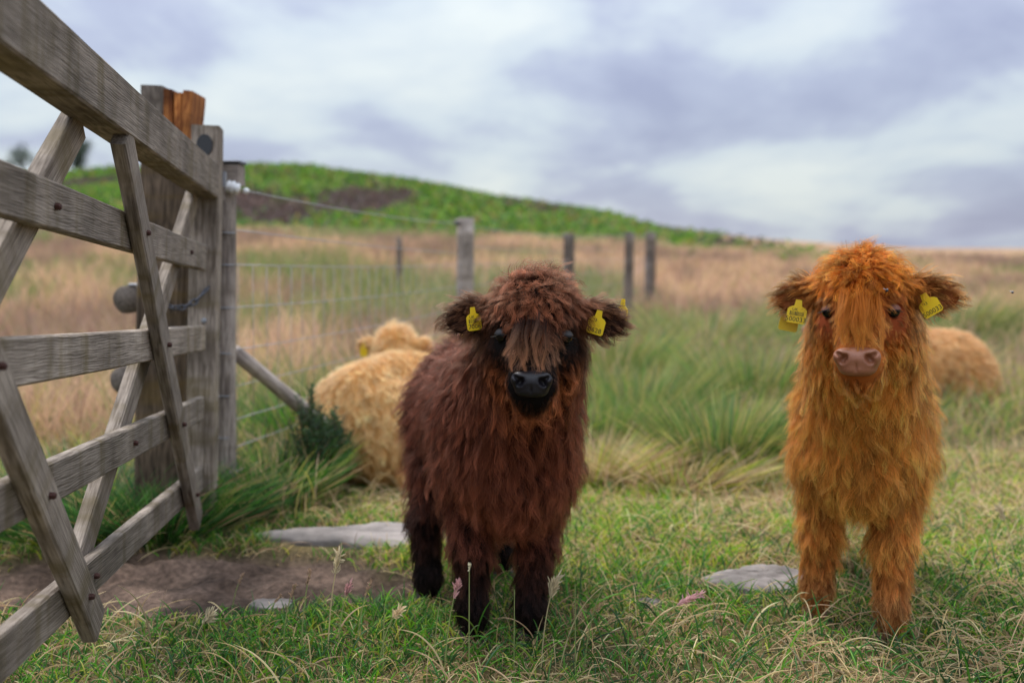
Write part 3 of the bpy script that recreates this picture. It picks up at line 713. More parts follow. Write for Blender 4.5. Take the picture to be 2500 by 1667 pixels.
PAL_ORANGE = dict(crownR=(0.3443, 0.06588, 0.006582), crownT=(0.8792, 0.263, 0.02028), lockR=(0.6337, 0.1829, 0.0237), lockT=(0.92, 0.4665, 0.08221), faceR=(0.4779, 0.1028, 0.01823), faceT=(0.6417, 0.265, 0.05766),
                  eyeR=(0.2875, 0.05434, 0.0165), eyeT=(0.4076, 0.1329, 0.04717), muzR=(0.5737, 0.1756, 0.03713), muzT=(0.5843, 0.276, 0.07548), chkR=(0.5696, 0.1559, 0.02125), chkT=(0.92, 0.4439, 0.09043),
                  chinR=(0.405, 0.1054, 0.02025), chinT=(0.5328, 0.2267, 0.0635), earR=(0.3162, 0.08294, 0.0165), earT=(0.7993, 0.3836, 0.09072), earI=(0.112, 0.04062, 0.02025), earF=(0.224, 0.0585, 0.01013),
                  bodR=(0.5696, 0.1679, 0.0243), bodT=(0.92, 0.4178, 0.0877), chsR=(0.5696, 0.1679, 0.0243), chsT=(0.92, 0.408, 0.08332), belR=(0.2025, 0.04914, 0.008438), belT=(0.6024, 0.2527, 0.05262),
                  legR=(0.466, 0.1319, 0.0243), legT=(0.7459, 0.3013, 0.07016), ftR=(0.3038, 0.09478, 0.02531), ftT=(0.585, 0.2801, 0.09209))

# --- brown calf
gz = lambda x, y: float(height(x, y))
bo = (0.002, 2.25, gz(.002, 2.25)); by = R_(13)
bh = np.array([.047, 2.085, .705])
def rel(o, x, y): return (x - o[0], y - o[1], gz(x, y) - o[2])
Rbh = rotz(R_(-3)) @ roty(R_(1)) @ rotx(R_(-4))
brown, bho = standing_calf("brown_calf", "shaggy dark brown calf with black muzzle standing beside the wooden gate", bo, by, bh, Rbh, 1.0, PAL_BROWN,
    [rel(bo, -.090, 2.20), rel(bo, .042, 2.205), rel(bo, -.215, 2.48), rel(bo, -.03, 2.68)], M_NOSE_DK, M_HOOF, 150000, 5, 1.14, 1.0, .86, .008, M_LIDD)
def head_tag(root, Rh, ho, s, p_, R, *a, **k): return ear_tag(root, kids_xf(Rh @ R * .90, ho + s * (Rh @ np.array(p_))), *a, **k)
head_tag(brown, Rbh, bho, 1, (-.130, .020, .028), rotz(R_(25)) @ roty(R_(-8)), .036, .044, "7006", "UK", True)
head_tag(brown, Rbh, bho, 1, (-.150, .066, .012), rotz(R_(15)) @ roty(R_(-6)), .036, .044, None)
head_tag(brown, Rbh, bho, 1, (.130, .020, .026), rotz(R_(-20)) @ roty(R_(14)), .042, .046, "0628", "13")
head_tag(brown, Rbh, bho, 1, (.186, .066, .050), rotz(R_(-30)) @ roty(R_(5)), .030, .048, None)

def forelock(root, Rh, ho, s, cr, ct, nlock, seed, z0=.022, reach=.085, spread=.040):
    """wispy locks falling from the brow over the bridge of the nose"""
    r = np.random.default_rng(seed); P_, C_, seg = [], [], 8
    for i in range(nlock):
        x0 = (r.random() * 2 - 1) * spread; zt = z0 + r.normal() * .010; ln = reach * (.65 + .5 * r.random()); x1 = x0 * 1.45 + r.normal() * .008
        ph, am = r.random() * 6.28, .0035 + .003 * r.random(); u = np.linspace(0, 1, seg)
        z = zt - ln * u; y = -.098 - .018 * np.sin(u * 3.0) - .036 * u + .22 * np.abs(x0) + 3.0 * x0 ** 2
        ctr = np.stack([x0 + (x1 - x0) * u + am * np.sin(u * 7 + ph) * u, y, z], -1)
        for k in range(26):
            j = r.normal(size=3) * [.0055, .0035, .006]; v = .75 + .5 * r.random()
            P_.append(ctr + j[None] * (1 - .75 * u[:, None]) + r.normal(size=(1, 3)) * .0009); C_.append((np.array(cr) * (1 - u[:, None] ** 2.4) + np.array(ct) * u[:, None] ** 2.4) * v)
    P_ = np.array(P_) @ (Rh * s).T + ho
    f = curves_obj("forelock", P_, np.tile(.00034 * (1 - .7 * np.linspace(0, 1, seg) ** 2), (len(P_), 1)), np.clip(np.array(C_), .002, .9), M_HAIR, root); f["kind"] = "stuff"
forelock(brown, Rbh, bho, 1.0, (.020, .007, .005), (.60, .27, .14), 9, 61, .034, .094, .026)

# --- orange calf
oo = (.815, 2.29, gz(.815, 2.29)); oy = R_(-19.8)
oh = np.array([.742, 2.105, .755])
Roh = rotz(R_(-24)) @ roty(R_(-2)) @ rotx(R_(-4))
orange, oho = standing_calf("orange_calf", "fluffy orange calf with pink nose standing and facing the camera", oo, oy, oh, Roh, .97, PAL_ORANGE,
    [rel(oo, .738, 2.34), rel(oo, .868, 2.21), rel(oo, .90, 2.80), rel(oo, 1.06, 2.74)], M_NOSE_PK, M_HOOFB, 150000, 6, .98, 1.04, .98, .020, M_LIDO)
head_tag(orange, Roh, oho, .97, (-.142, .020, -.004), rotz(R_(12)) @ roty(R_(10)), .046, .046, "500033", "UK", True)
head_tag(orange, Roh, oho, .97, (-.165, .062, -.022), rotz(R_(12)) @ roty(R_(12)), .046, .046, None)
head_tag(orange, Roh, oho, .97, (.136, .020, .010), rotz(R_(-18)) @ roty(R_(-30)), .046, .044, "500033", "13")

forelock(orange, Roh, oho, .97, (.42, .11, .012), (.84, .34, .065), 14, 62, .034, .100, .036)

# ------------------------------------------------------------------ calves lying in the grass
PAL_CREAM = {k: v for k, v in PAL_ORANGE.items()}
for k in list(PAL_CREAM): PAL_CREAM[k] = ((.72, .38, .13) if k.endswith('R') else (.94, .66, .33))
PAL_CREAM['earI'] = (.5, .2, .08); PAL_CREAM['bodT'] = (.94, .69, .35); PAL_CREAM['lowR'] = (.58, .26, .075); PAL_CREAM['lowT'] = (.92, .58, .24)
PAL_FAWN = {k: ((.58, .25, .075) if k.endswith('R') else (.93, .60, .26)) for k in PAL_ORANGE}
PAL_FAWN['earI'] = (.4, .16, .06); PAL_FAWN['lowR'] = (.30, .115, .035); PAL_FAWN['lowT'] = (.64, .31, .11)

def lying_calf(name, label, org, yaw, head_o, head_R, hs, pal, nose_mat, n_hair, seed, side, bs=1.0):
    """lies on its brisket, head end along -Y of the yawed frame, hind legs tucked out to `side`"""
    root = empty(name, org); tag(root, label, "calf", )
    Rb = rotz(yaw); org = np.array(org, float); ho = np.array(head_o, float) - org
    B = lambda x, y, z: Rb @ (np.array([x, y, z], float) * bs)
    pr = []
    E_ = lambda c, r, k=.05, R=None: pr.append(dict(t='ell', c=B(*c), r=np.array(r) * bs, R=Rb if R is None else Rb @ R, k=k))
    C_ = lambda a, b, ra, rb, k=.04: pr.append(dict(t='cone', a=B(*a) if len(a) == 3 and not isinstance(a, np.ndarray) else a, b=B(*b) if not isinstance(b, np.ndarray) else b, ra=ra, rb=rb, k=k))
    E_((0, 0, .20), (.185, .36, .19)); E_((0, .24, .19), (.18, .17, .185)); E_((0, -.24, .20), (.15, .16, .18)); E_((0, .05, .34), (.07, .30, .06))
    E_((side * .11, .22, .14), (.11, .16, .13)); E_((-side * .10, .24, .15), (.10, .14, .13))
    C_((side * .17, .12, .12), (side * .21, .30, .05), .065, .04); C_((side * .21, .30, .05), (side * .20, .08, .035), .036, .030, .02)
    C_((-side * .10, -.22, .08), (-side * .13, -.40, .05), .05, .035); C_((side * .10, -.22, .08), (side * .12, -.10, .04), .05, .034)
    C_((0, .40, .20), (-side * .03, .44, .05), .025, .018, .02)
    C_((0, -.22, .26), ho + hs * (head_R @ np.array([0, .055, -.005])), .115, .085)
    pr += head_prims(head_R, ho, hs)
    rows = head_guides(head_R, ho, hs)
    def a(p_, d, ln, lift, curl, rc='bodR', tc_='bodT', dens=1.0, sp=2.2):
        for sx in ((-1, 1) if p_[0] else (1,)): rows.append((B(p_[0] * sx, p_[1], p_[2]), Rb @ np.array([d[0] * sx, d[1], d[2]]), ln, lift, curl, rc, tc_, dens, sp))
    for yy in (-.28, -.1, .08, .25):
        a((0, yy, .40), (.3, .6, 0), .05, .5, .2); a((.12, yy, .33), (.7, .5, -.6), .055, .48, .2); a((.19, yy, .2), (.2, .4, -1), .055, .42, .18, 'bodR', 'bodT'); a((.19, yy, .06), (.1, .3, -1), .045, .35, .15, 'lowR', 'lowT')
    a((0, .42, .28), (0, .3, -1), .055, .42, .2); a((.08, .41, .2), (.4, .2, -1), .055, .42, .2); a((.08, .40, .06), (.3, .2, -.8), .045, .36, .15, 'lowR', 'lowT')
    a((0, -.40, .2), (0, -.2, -1), .06, .4, .12)
    allp = np.array([p_.get('c', p_.get('a')) for p_ in pr]); lo = allp.min(0) - .25; hi = allp.max(0) + .25; lo[2] = -.03
    build_body(name, root, pr, lo, hi, .010, rows, pal, n_hair, seed, None, rad=.00055, clump_per=16, clump_amt=.45, colvar=.16)
    add_head_parts(root, head_R, ho, hs, nose_mat)
    return root, ho

lo_ = (-.50, 4.38, gz(-.50, 4.38)); Rlh = rotz(R_(163)) @ rotx(R_(-6))
cream, cho = lying_calf("cream_calf", "pale cream curly calf lying behind the brown calf", lo_, R_(155), np.array([-.54, 4.70, .395]), Rlh, 1.0, PAL_CREAM, M_NOSE_PK, 70000, 8, -1, 1.26)
head_tag(cream, Rlh, cho, 1, (.150, .062, .012), rotz(R_(160)) @ roty(R_(5)), .052, .058, None)
ro = (2.60, 6.30, gz(2.60, 6.30)); Rrh = rotz(R_(-75)) @ rotx(R_(-6))
fawn, fho = lying_calf("fawn_calf", "sandy fawn calf lying behind the orange calf", ro, R_(-66), np.array([1.93, 6.10, .45]), Rrh, 1.0, PAL_FAWN, M_NOSE_PK, 60000, 9, 1, 1.28)

# ------------------------------------------------------------------ timber helpers
def board(name, a, b, w, th, up, mat, parent=None, segs=10, chamf=.004, wob=.0015, seed=0, taper=1.0):
    """plank from a to b: local X along the grain, local Z (width w) near `up`, local Y thickness"""
    a, b = Vector(a), Vector(b); x = (b - a); Ln = x.length; x.normalize()
    z = (Vector(up) - x * Vector(up).dot(x)).normalized(); y = z.cross(x)
    r = np.random.default_rng(seed + 100)
    hw, ht, c = w / 2, th / 2, chamf
    prof = [(-ht + c, -hw), (ht - c, -hw), (ht, -hw + c), (ht, hw - c), (ht - c, hw), (-ht + c, hw), (-ht, hw - c), (-ht, -hw + c)]
    V, Fc = [], []; ph = r.random(4) * 6.28
    for i in range(segs + 1):
        t_ = i / segs; k = 1 + (taper - 1) * t_
        oy = wob * math.sin(t_ * 5 + ph[0]); oz = wob * 1.4 * math.sin(t_ * 7 + ph[1])
        for (py, pz) in prof: V.append((Ln * t_, py * k + oy + r.normal() * wob * .25, pz * k + oz + r.normal() * wob * .3))
    for i in range(segs):
        for j in range(8): Fc.append([i * 8 + j, i * 8 + (j + 1) % 8, (i + 1) * 8 + (j + 1) % 8, (i + 1) * 8 + j])
    Fc.append(list(range(7, -1, -1))); Fc.append([segs * 8 + j for j in range(8)])
    M4 = Matrix((( x.x, y.x, z.x, a.x), (x.y, y.y, z.y, a.y), (x.z, y.z, z.z, a.z), (0, 0, 0, 1)))
    o = mesh_obj(name, V, Fc, mat, None, smooth=False)
    if parent: o.parent = parent; o.matrix_local = Matrix.Translation(-Vector(parent.location)) @ M4
    else: o.matrix_local = M4
    return o

def round_pole(name, a, b, ra, rb, mat, parent=None, segs=10, nu=14, wob=.003, seed=0, flat=None):
    a, b = Vector(a), Vector(b); x = b - a; Ln = x.length; x.normalize()
    up = Vector((0, 1, 0)) if abs(x.y) < .9 else Vector((1, 0, 0)); z = (up - x * up.dot(x)).normalized(); y = z.cross(x)
    r = np.random.default_rng(seed + 7); ph = r.random(nu) * 6.28; V, Fc = [], []
    for i in range(segs + 1):
        t_ = i / segs; rr_ = ra + (rb - ra) * t_
        for j in range(nu):
            an = 6.28318 * j / nu; q = rr_ + wob * math.sin(ph[j] + t_ * 4) * .6 + r.normal() * wob * .25
            py, pz = q * math.cos(an), q * math.sin(an)
            if flat is not None: pz = max(pz, flat)
            V.append((Ln * t_, py, pz))
    for i in range(segs):
        for j in range(nu): Fc.append([i * nu + j, i * nu + (j + 1) % nu, (i + 1) * nu + (j + 1) % nu, (i + 1) * nu + j])
    n0 = len(V); V.append((-.004, 0, 0)); V.append((Ln + ra * .08, 0, 0))
    for j in range(nu): Fc.append([n0, (j + 1) % nu, j]); Fc.append([n0 + 1, segs * nu + j, segs * nu + (j + 1) % nu])
    M4 = Matrix(((x.x, y.x, z.x, a.x), (x.y, y.y, z.y, a.y), (x.z, y.z, z.z, a.z), (0, 0, 0, 1)))
    o = mesh_obj(name, V, Fc, mat, None)
    if parent: o.parent = parent; o.matrix_local = Matrix.Translation(-Vector(parent.location)) @ M4
    else: o.matrix_local = M4
    return o

def tube(name, P_, r, mat, parent=None, nu=6, smooth=True):
    P_ = [Vector(p_) for p_ in P_]; V, Fc = [], []; n_ = len(P_)
    off = Vector(parent.location) if parent else Vector((0, 0, 0))
    if parent and parent.parent: off = off + Vector(parent.parent.location)
    closed = (P_[0] - P_[-1]).length < 1e-6
    if closed: P_ = P_[:-1]; n_ -= 1
    for i in range(n_):
        d = (P_[(i + 1) % n_] - P_[i - 1]) if closed else (P_[min(i + 1, n_ - 1)] - P_[max(i - 1, 0)])
        d.normalize(); u = d.orthogonal() if abs(d.z) > .95 else Vector((0, 0, 1)).cross(d); u.normalize(); v = d.cross(u)
        rr_ = r[i] if isinstance(r, (list, tuple)) else r
        for j in range(nu):
            an = 6.28318 * j / nu; V.append(P_[i] - off + (u * math.cos(an) + v * math.sin(an)) * rr_)
    m_ = n_ if closed else n_ - 1
    for i in range(m_):
        for j in range(nu): Fc.append([i * nu + j, i * nu + (j + 1) % nu, ((i + 1) % n_) * nu + (j + 1) % nu, ((i + 1) % n_) * nu + j])
    if not closed: Fc.append(list(range(nu - 1, -1, -1))); Fc.append([(n_ - 1) * nu + j for j in range(nu)])
    return mesh_obj(name, V, Fc, mat, parent, smooth)

# ------------------------------------------------------------------ the gate, swung open towards the viewer
GA = Vector((-0.12892, 0.98922, -0.06945)).normalized()      # along the gate, away from the viewer
GP = Vector((-0.93525, 3.2, 1.15548))                        # far top corner of the top rail, camera side
GN0 = Vector((0.99161, 0.12923, 0))
GU = (Vector((0, 0, 1)) - GA * GA.z).normalized(); GU = (GU + GN0 * .030).normalized()
GN = GA.cross(GU).normalized()
if GN.x < 0: GN = -GN
def gp(s, t, o=0.0): return GP - GA * s + GU * t + GN * o
gate = empty("field_gate", (-0.97, 3.25, gz(-.97, 3.25))); tag(gate, "weathered grey wooden five bar field gate standing open", "gate")
GL = 3.0
board("top_rail", gp(-.03, -.055, -.036), gp(GL, -.055, -.036), .108, .072, GU, M_WOOD, gate, 16, seed=1)
for i, (ta, tb) in enumerate([(-.257, -.340), (-.518, -.597), (-.740, -.816), (-.968, -1.045)]):
    board("rail", gp(-.02, (ta + tb) / 2, -.046), gp(GL, (ta + tb) / 2, -.046), ta - tb, .026, GU, M_WOOD, gate, 14, seed=2 + i)
board("latch_stile", gp(-.075, -1.13, -.046), gp(-.075, .125, -.046), .085, .088, GA, M_WOOD, gate, 10, seed=9)
board("hanging_stile", gp(GL + .04, -1.13, -.046), gp(GL + .04, .25, -.046), .10, .09, GA, M_WOOD, gate, 8, seed=10)
bw, bt = .072, .030
def brace(s0, t0, s1, t1, o, sd): return board("brace", gp(s0, t0, o), gp(s1, t1, o), bw, bt, GA, M_WOOD, gate, 8, seed=sd)
brace(1.11, -.112, .19, -1.10, -.0165, 21)      # camera side
brace(2.24, -.112, 1.27, -1.085, -.0165, 22)
brace(.006, -.112, 1.25, -1.045, -.0755, 23)      # far side
brace(1.22, -.112, 2.43, -1.045, -.0755, 24)
def bolt(p_, nrm, r=.0068, mat=M_RUST, parent=gate):
    nrm = Vector(nrm).normalized(); u = nrm.orthogonal().normalized(); v = nrm.cross(u); V, Fc = [], []
    for k, (hh, rr_) in enumerate(((0, 1), (.007, .95), (.010, .6))):
        for j in range(6):
            an = j * 1.0472; V.append(Vector(p_) - Vector(parent.location) + nrm * hh + (u * math.cos(an) + v * math.sin(an)) * r * rr_)
    for k in range(2):
        for j in range(6): Fc.append([k * 6 + j, k * 6 + (j + 1) % 6, k * 6 + 6 + (j + 1) % 6, k * 6 + 6 + j])
    Fc.append([12 + j for j in range(6)])
    return mesh_obj("bolt", V, Fc, mat, parent, False)
def cross_s(s0, t0, s1, t1, t): return s0 + (s1 - s0) * (t - t0) / (t1 - t0)
for tc_ in (-.299, -.557, -.778, -1.006):
    for (a_, b_, c_, d_, off) in ((1.11, -.112, .19, -1.10, 0.0), (2.24, -.112, 1.27, -1.085, 0.0)):
        bolt(gp(cross_s(a_, b_, c_, d_, tc_), tc_, -.0015), GN)
    for (a_, b_, c_, d_) in ((.006, -.112, 1.25, -1.045), (1.22, -.112, 2.43, -1.045)):
        bolt(gp(cross_s(a_, b_, c_, d_, tc_), tc_, -.033), GN)
# stile furniture: black roundel, latch plate, staple
V, Fc = [], []
cpt = gp(-.030, .06, -.046)
for k, rr_ in enumerate((0, .034, .036)):
    for j in range(20):
        an = j * .314159; V.append(cpt - Vector(gate.location) - GA * (.004 if k < 2 else 0) + (GN * math.cos(an) * .72 + GU * math.sin(an)) * rr_)
for k in range(2):
    for j in range(20): Fc.append([k * 20 + j, k * 20 + (j + 1) % 20, k * 20 + 20 + (j + 1) % 20, k * 20 + 20 + j])
mesh_obj("waymark_disc", V, Fc, M_BLACK, gate, False)
board("latch_plate", gp(-.125, -.035, .004), gp(-.105, -.035, .004), .05, .012, GU, M_STEEL, gate, 2, .001, 0)
bolt(gp(-.033, -.50, -.040), -GA, .009, M_STEEL)

# the big gatepost the gate shuts against, with a split top
def P_at(px, py, Yw):
    u = (px - 1250) / F_PX; v = -(py - 833.5) / F_PX; c, s = math.cos(PITCH), math.sin(PITCH)
    return Vector((u * Yw / (c + v * s), Yw, CAM_Z + (-s + v * c) * Yw / (c + v * s)))
pb = Vector((-1.20, 3.36, -.12)); pt_ = Vector((-1.135, 3.40, 1.41))
gpost = empty("gatepost", (pb.x, pb.y, gz(pb.x, pb.y))); tag(gpost, "thick dark square gatepost with a split orange top behind the gate", "post")
px_ = (pt_ - pb).normalized()
board("shaft", pb, pb + (pt_ - pb) * .885, .165, .165, (0, 1, 0), M_POSTW, gpost, 10, .012, .003, 30)
board("grey_side", pb + (pt_ - pb) * .885 + Vector((-.045, .0, 0)), pt_ + Vector((-.045, .0, .005)), .165, .075, (0, 1, 0), M_FPOST, gpost, 6, .008, .003, 31)
for i, (ox, w_, hh, dy) in enumerate(((.006, .030, -.006, -.004), (.034, .030, -.016, .006), (.062, .032, -.010, -.002))):
    o_ = board("split_sliver", pb + (pt_ - pb) * .885 + Vector((ox, dy, -.02)), pt_ + Vector((ox + .004 * i, dy, hh)), .15, w_, (0, 1, 0), M_SPLIT, gpost, 8, .006, .0012, 33 + i)
# half-round stubs of the rail fence behind the post
for i, (px, py) in enumerate(((318, 730), (312, 925))):
    c = P_at(px, py, 3.55)
    rs = empty("rail_stub", c); tag(rs, ["round log rail end with a metal strap, upper one behind the gatepost", "round log rail end, lower one behind the gatepost"][i], "log")
    round_pole("log", c + Vector((.0, -.03, 0)), c + Vector((-.10, .9, -.02)), .050, .050, M_FPOST, rs, 6, 16, .002, 40 + i)
    board("strap", c + Vector((.0, -.004, .052)), c + Vector((.12, .02, .05)), .05, .006, (0, 1, 0), M_STEEL, rs, 2, .001, 0)

# chain from the post to the stile
ca, cb = gp(-.03, -.395, -.030), gp(.10, -.455, -.13)
chain = empty("gate_chain", cb); tag(chain, "short galvanised chain hanging between gatepost and gate stile", "chain")
nl = 7
for i in range(nl):
    t0, t1 = i / nl - .03, (i + 1) / nl + .03
    f = lambda t_: ca.lerp(cb, t_) + Vector((0, 0, -.05 * 4 * t_ * (1 - t_) * .6))
    p0, p1 = f(t0), f(t1); d = (p1 - p0); ln = d.length; d.normalize(); u = d.orthogonal().normalized()
    v = d.cross(u); w_ = u if i % 2 else v
    tube("link", [(p0 + p1) / 2 + d * math.cos(a_) * ln * .5 + w_ * math.sin(a_) * .0085 for a_ in [k * 6.2831853 / 12 for k in range(12)]] + [(p0 + p1) / 2 + d * ln * .5], .0032, M_CHAIN, chain, 5)

# ------------------------------------------------------------------ wire fence
POSTS = [(-1.03, 3.50, .034, 1.145), (-.33, 6.9, .060, 1.09), (.58, 10.2, .056, 1.03), (1.40, 12.0, .056, 1.07), (1.94, 14.0, .075, 1.10)]
plab = ["round grey strainer post wrapped with wire beside the gate", "pale fence post directly left of the brown calf's head", "blurred fence post just right above the brown calf's head", "leaning dark blurred fence post, left of the last two in the row", "farthest thick blurred fence post in the row"]
def wire_pts(a, b, sag, n=12): return [Vector(a).lerp(Vector(b), i / n) - Vector((0, 0, sag * 4 * (i / n) * (1 - i / n))) for i in range(n + 1)]
tops = []
for i, (x, y, r, zt) in enumerate(POSTS):
    z0 = gz(x, y); fp = empty("fence_post", (x, y, z0)); tag(fp, plab[i], "post", "posts of the wire fence")
    lean = Vector((.035, .0, 0)) if i == 0 else Vector((.01 * (i % 2), 0, 0))
    round_pole("shaft", (x, y, z0 - .25), Vector((x, y, zt)) + lean, r * 1.05, r, M_FENCE if i < 2 else M_FPOST, fp, 10, 14, .003, 50 + i)
    tops.append((Vector((x, y, z0)), Vector((x, y, zt)) + lean))
    if i == 0:
        tp = Vector((x, y, zt)) + lean
        board("cap_block", tp + Vector((-.06, 0, -.005)), tp + Vector((.055, 0, -.005)), .07, .085, (0, 0, 1), M_FENCE, fp, 3, .005, .001, 60)
        board("cap_plate", tp + Vector((-.055, 0, .036)), tp + Vector((.06, 0, .036)), .010, .09, (0, 0, 1), M_BLACK, fp, 2, .002, 0)
        for zz in (.94, .83, .68, .52, .37, .22):
            c = Vector((x, y, zz)) + lean * (zz / zt); tube("wire_wrap", [c + Vector((math.cos(a_), math.sin(a_), .02 * math.sin(a_ * 2))) * (r + .003) for a_ in [k * .3927 for k in range(16)]] + [c + Vector((r + .003, 0, 0))], .0022, M_STEEL, fp, 5)
# diagonal strut leaning on the strainer post
s0 = Vector((-1.0, 3.56, .52)); s1 = Vector((-.72, 3.86, .20))
st_ = empty("post_strut", (s1.x, s1.y, gz(s1.x, s1.y))); tag(st_, "pale round diagonal strut propped against the strainer post", "post")
round_pole("pole", s0, Vector((-.68, 3.92, .12)), .026, .032, M_FENCE, st_, 8, 14, .003, 77)
# single far post in the field
fx = empty("fence_post", (-1.95, 16.0, gz(-1.95, 16))); tag(fx, "thin distant post standing alone in the tan field", "post"); fx.location = (-1.75, 15.5, gz(-1.75, 15.5))
round_pole("shaft", (-1.75, 15.5, gz(-1.75, 15.5) - .2), (-1.75, 15.5, 1.04), .05, .048, M_FPOST, fx, 6, 12, .003, 90)
# wires
fence = empty("wire_netting", (-1.0, 3.55, gz(-1, 3.55))); tag(fence, "galvanised stock netting with line wires strung between the fence posts", "fence")
NETZ = [.83, .68, .53, .40, .28, .18, .09]
def wz(i, z): # point on post i at height z (measured at the first post)
    b, t_ = tops[i]; k = z / 1.19; dz = [0, -.055, -.06, -.06, -.06][i]
    return Vector((b.x, b.y, z + dz)) + (t_ - Vector((b.x, b.y, t_.z))) * k
for i in range(4):
    for z in NETZ: tube("line_wire", wire_pts(wz(i, z) + Vector((.03, -.02, 0)), wz(i + 1, z) + Vector((-.02, -.04, 0)), .012, 8), .0017, M_WIRE, fence, 4)
    tube("line_wire", wire_pts(wz(i, .955), wz(i + 1, .90), .01, 8), .002, M_WIRE, fence, 4)
    ln = (tops[i + 1][0] - tops[i][0]).length; k = int(ln / .115)
    for j in range(1, k):
        a_, b_ = wz(i, NETZ[0]).lerp(wz(i + 1, NETZ[0]), j / k), wz(i, NETZ[-1]).lerp(wz(i + 1, NETZ[-1]), j / k)
        sg = .012 * 4 * (j / k) * (1 - j / k); a_.z -= sg; b_.z -= sg; a_.y -= .03; b_.y -= .03
        mid = (a_ + b_) / 2 + Vector((rng.normal() * .004, 0, 0)); tube("stay_wire", [a_, mid, b_], .0013, M_WIRE, fence, 4)
ew = empty("electric_wire", tops[0][1] + Vector((.05, 0, -.10))); tag(ew, "single top wire running from the white insulator along the fence", "wire")
prev = Vector((-.915, 3.46, 1.083))
for i, q in enumerate([tops[1][1] + Vector((-.06, -.07, -.035)), tops[2][1] + Vector((-.05, -.07, -.03)), tops[3][1] + Vector((-.05, -.07, -.03)), tops[4][1] + Vector((-.07, -.08, -.03))]):
    tube("strand", wire_pts(prev, q, .02, 14), .0026, M_WIRE, ew, 5); prev = q
# white insulator (bulbous, ribbed)
ins = empty("insulator", (-.945, 3.46, 1.09)); tag(ins, "white ribbed porcelain insulator on the strainer post", "insulator")
V, Fc = [], []; prof = [(0, .010), (.006, .020), (.012, .024), (.017, .017), (.022, .024), (.029, .025), (.035, .016), (.040, .021), (.046, .018), (.050, .008)]
axd = (Vector((-.915, 3.46, 1.083)) - Vector((-.985, 3.46, 1.10))).normalized(); u = Vector((0, 1, 0)); v = axd.cross(u)
for (hh, rr_) in prof:
    for j in range(14): V.append(Vector((-.04, 0, .01)) + axd * hh + (u * math.cos(j * .4488) + v * math.sin(j * .4488)) * rr_)
for k in range(len(prof) - 1):
    for j in range(14): Fc.append([k * 14 + j, k * 14 + (j + 1) % 14, k * 14 + 14 + (j + 1) % 14, k * 14 + 14 + j])
Fc.append(list(range(13, -1, -1))); Fc.append([(len(prof) - 1) * 14 + j for j in range(14)])
mesh_obj("bulb", V, Fc, M_WHITE, ins)
sv, sf = uv_sphere(.011, 12, 8); mesh_obj("end_knob", sv, sf, M_WHITE, ins, loc=Vector((-.915, 3.46, 1.083)) - ins.location)
tube("hook", [Vector((-1.0, 3.48, 1.11)), Vector((-.985, 3.46, 1.10))], .004, M_STEEL, ins, 5)
for i in (1, 2, 3):
    q = tops[i][1] + Vector((-.055, -.07, -.035)); kb = empty("insulator", q); tag(kb, ["small black insulator on the pale fence post", "small dark insulator on the post above the brown calf's head", "dark insulator on the leaning far fence post"][i - 1], "insulator")
    sv, sf = uv_sphere(.02, 10, 7); mesh_obj("knob", [(x * 1.3, y, z * .8) for x, y, z in sv], sf, M_BLACK, kb)

# ------------------------------------------------------------------ stones
def stone(label, x, y, rx, ry, hz, seed, yaw=0.0, outline=None):
    """broken slab: uneven outline, flat stepped top, rough sides running into the ground"""
    r = np.random.default_rng(seed); nt, nr = 72, 22
    th = np.linspace(0, 2 * np.pi, nt, endpoint=False); kk = r.random(9) * 6.28
    if outline is None:
        R0 = .86 + .10 * np.sin(2 * th + kk[0]) + .09 * np.sin(3 * th + kk[1]) + .05 * np.sin(5 * th + kk[2]) + .035 * np.sin(8 * th + kk[3]) + .025 * np.sin(13 * th + kk[4])
    else:
        oa = np.array([math.atan2(q, p_) for p_, q in outline]); orr = np.array([math.hypot(q, p_) for p_, q in outline]); od = np.argsort(oa)
        R0 = np.interp(th, oa[od] % (2 * np.pi), orr[od], period=2 * np.pi) * (1 + .03 * np.sin(9 * th + kk[3]) + .025 * np.sin(15 * th + kk[4]))
    V = [(0, 0, hz)]; Fc = []
    for i in range(1, nr + 1):
        u = (i / 14) if i <= 14 else 1 + .05 * (i - 14) / (nr - 14)
        for j in range(nt):
            px, py = R0[j] * u * math.cos(th[j]), R0[j] * u * math.sin(th[j])
            if i <= 14:
                st = np.floor(fbm(np.array([px * 1.7 + seed]), np.array([py * 3.1]), seed, 3)[0] * 6) / 6
                zz = hz * (.62 + .55 * st + .25 * (fbm(np.array([px * 6]), np.array([py * 6]), seed + 2, 3)[0] - .5)) * (1 - .55 * u ** 5)
            else:
                zz = hz * .45 * (1 - (i - 14) / (nr - 14)) - .06 * ((i - 14) / (nr - 14)) + .1 * hz * r.normal()
            V.append((px * rx, py * ry, zz))
    for j in range(nt): Fc.append([0, 1 + j, 1 + (j + 1) % nt])
    for i in range(nr - 1):
        for j in range(nt): Fc.append([1 + i * nt + j, 1 + (i + 1) * nt + j, 1 + (i + 1) * nt + (j + 1) % nt, 1 + i * nt + (j + 1) % nt])
    V = np.array(V); V[0, 2] = V[1:nt + 1, 2].mean()
    o = mesh_obj("stone", V, Fc, M_ROCK); o.location = (x, y, gz(x, y)); o.rotation_euler.z = yaw
    return tag(o, label, "stone")
stone("long flat pale grey stone slab left of the brown calf's hind leg", -.50, 3.12, .32, .17, .040, 3, R_(-3), [(1.05, .0), (.9, .62), (.35, .82), (-.05, .62), (-.45, .35), (-1.12, .02), (-.75, -.22), (-.1, -.45), (.45, -.75), (.85, -.5)])
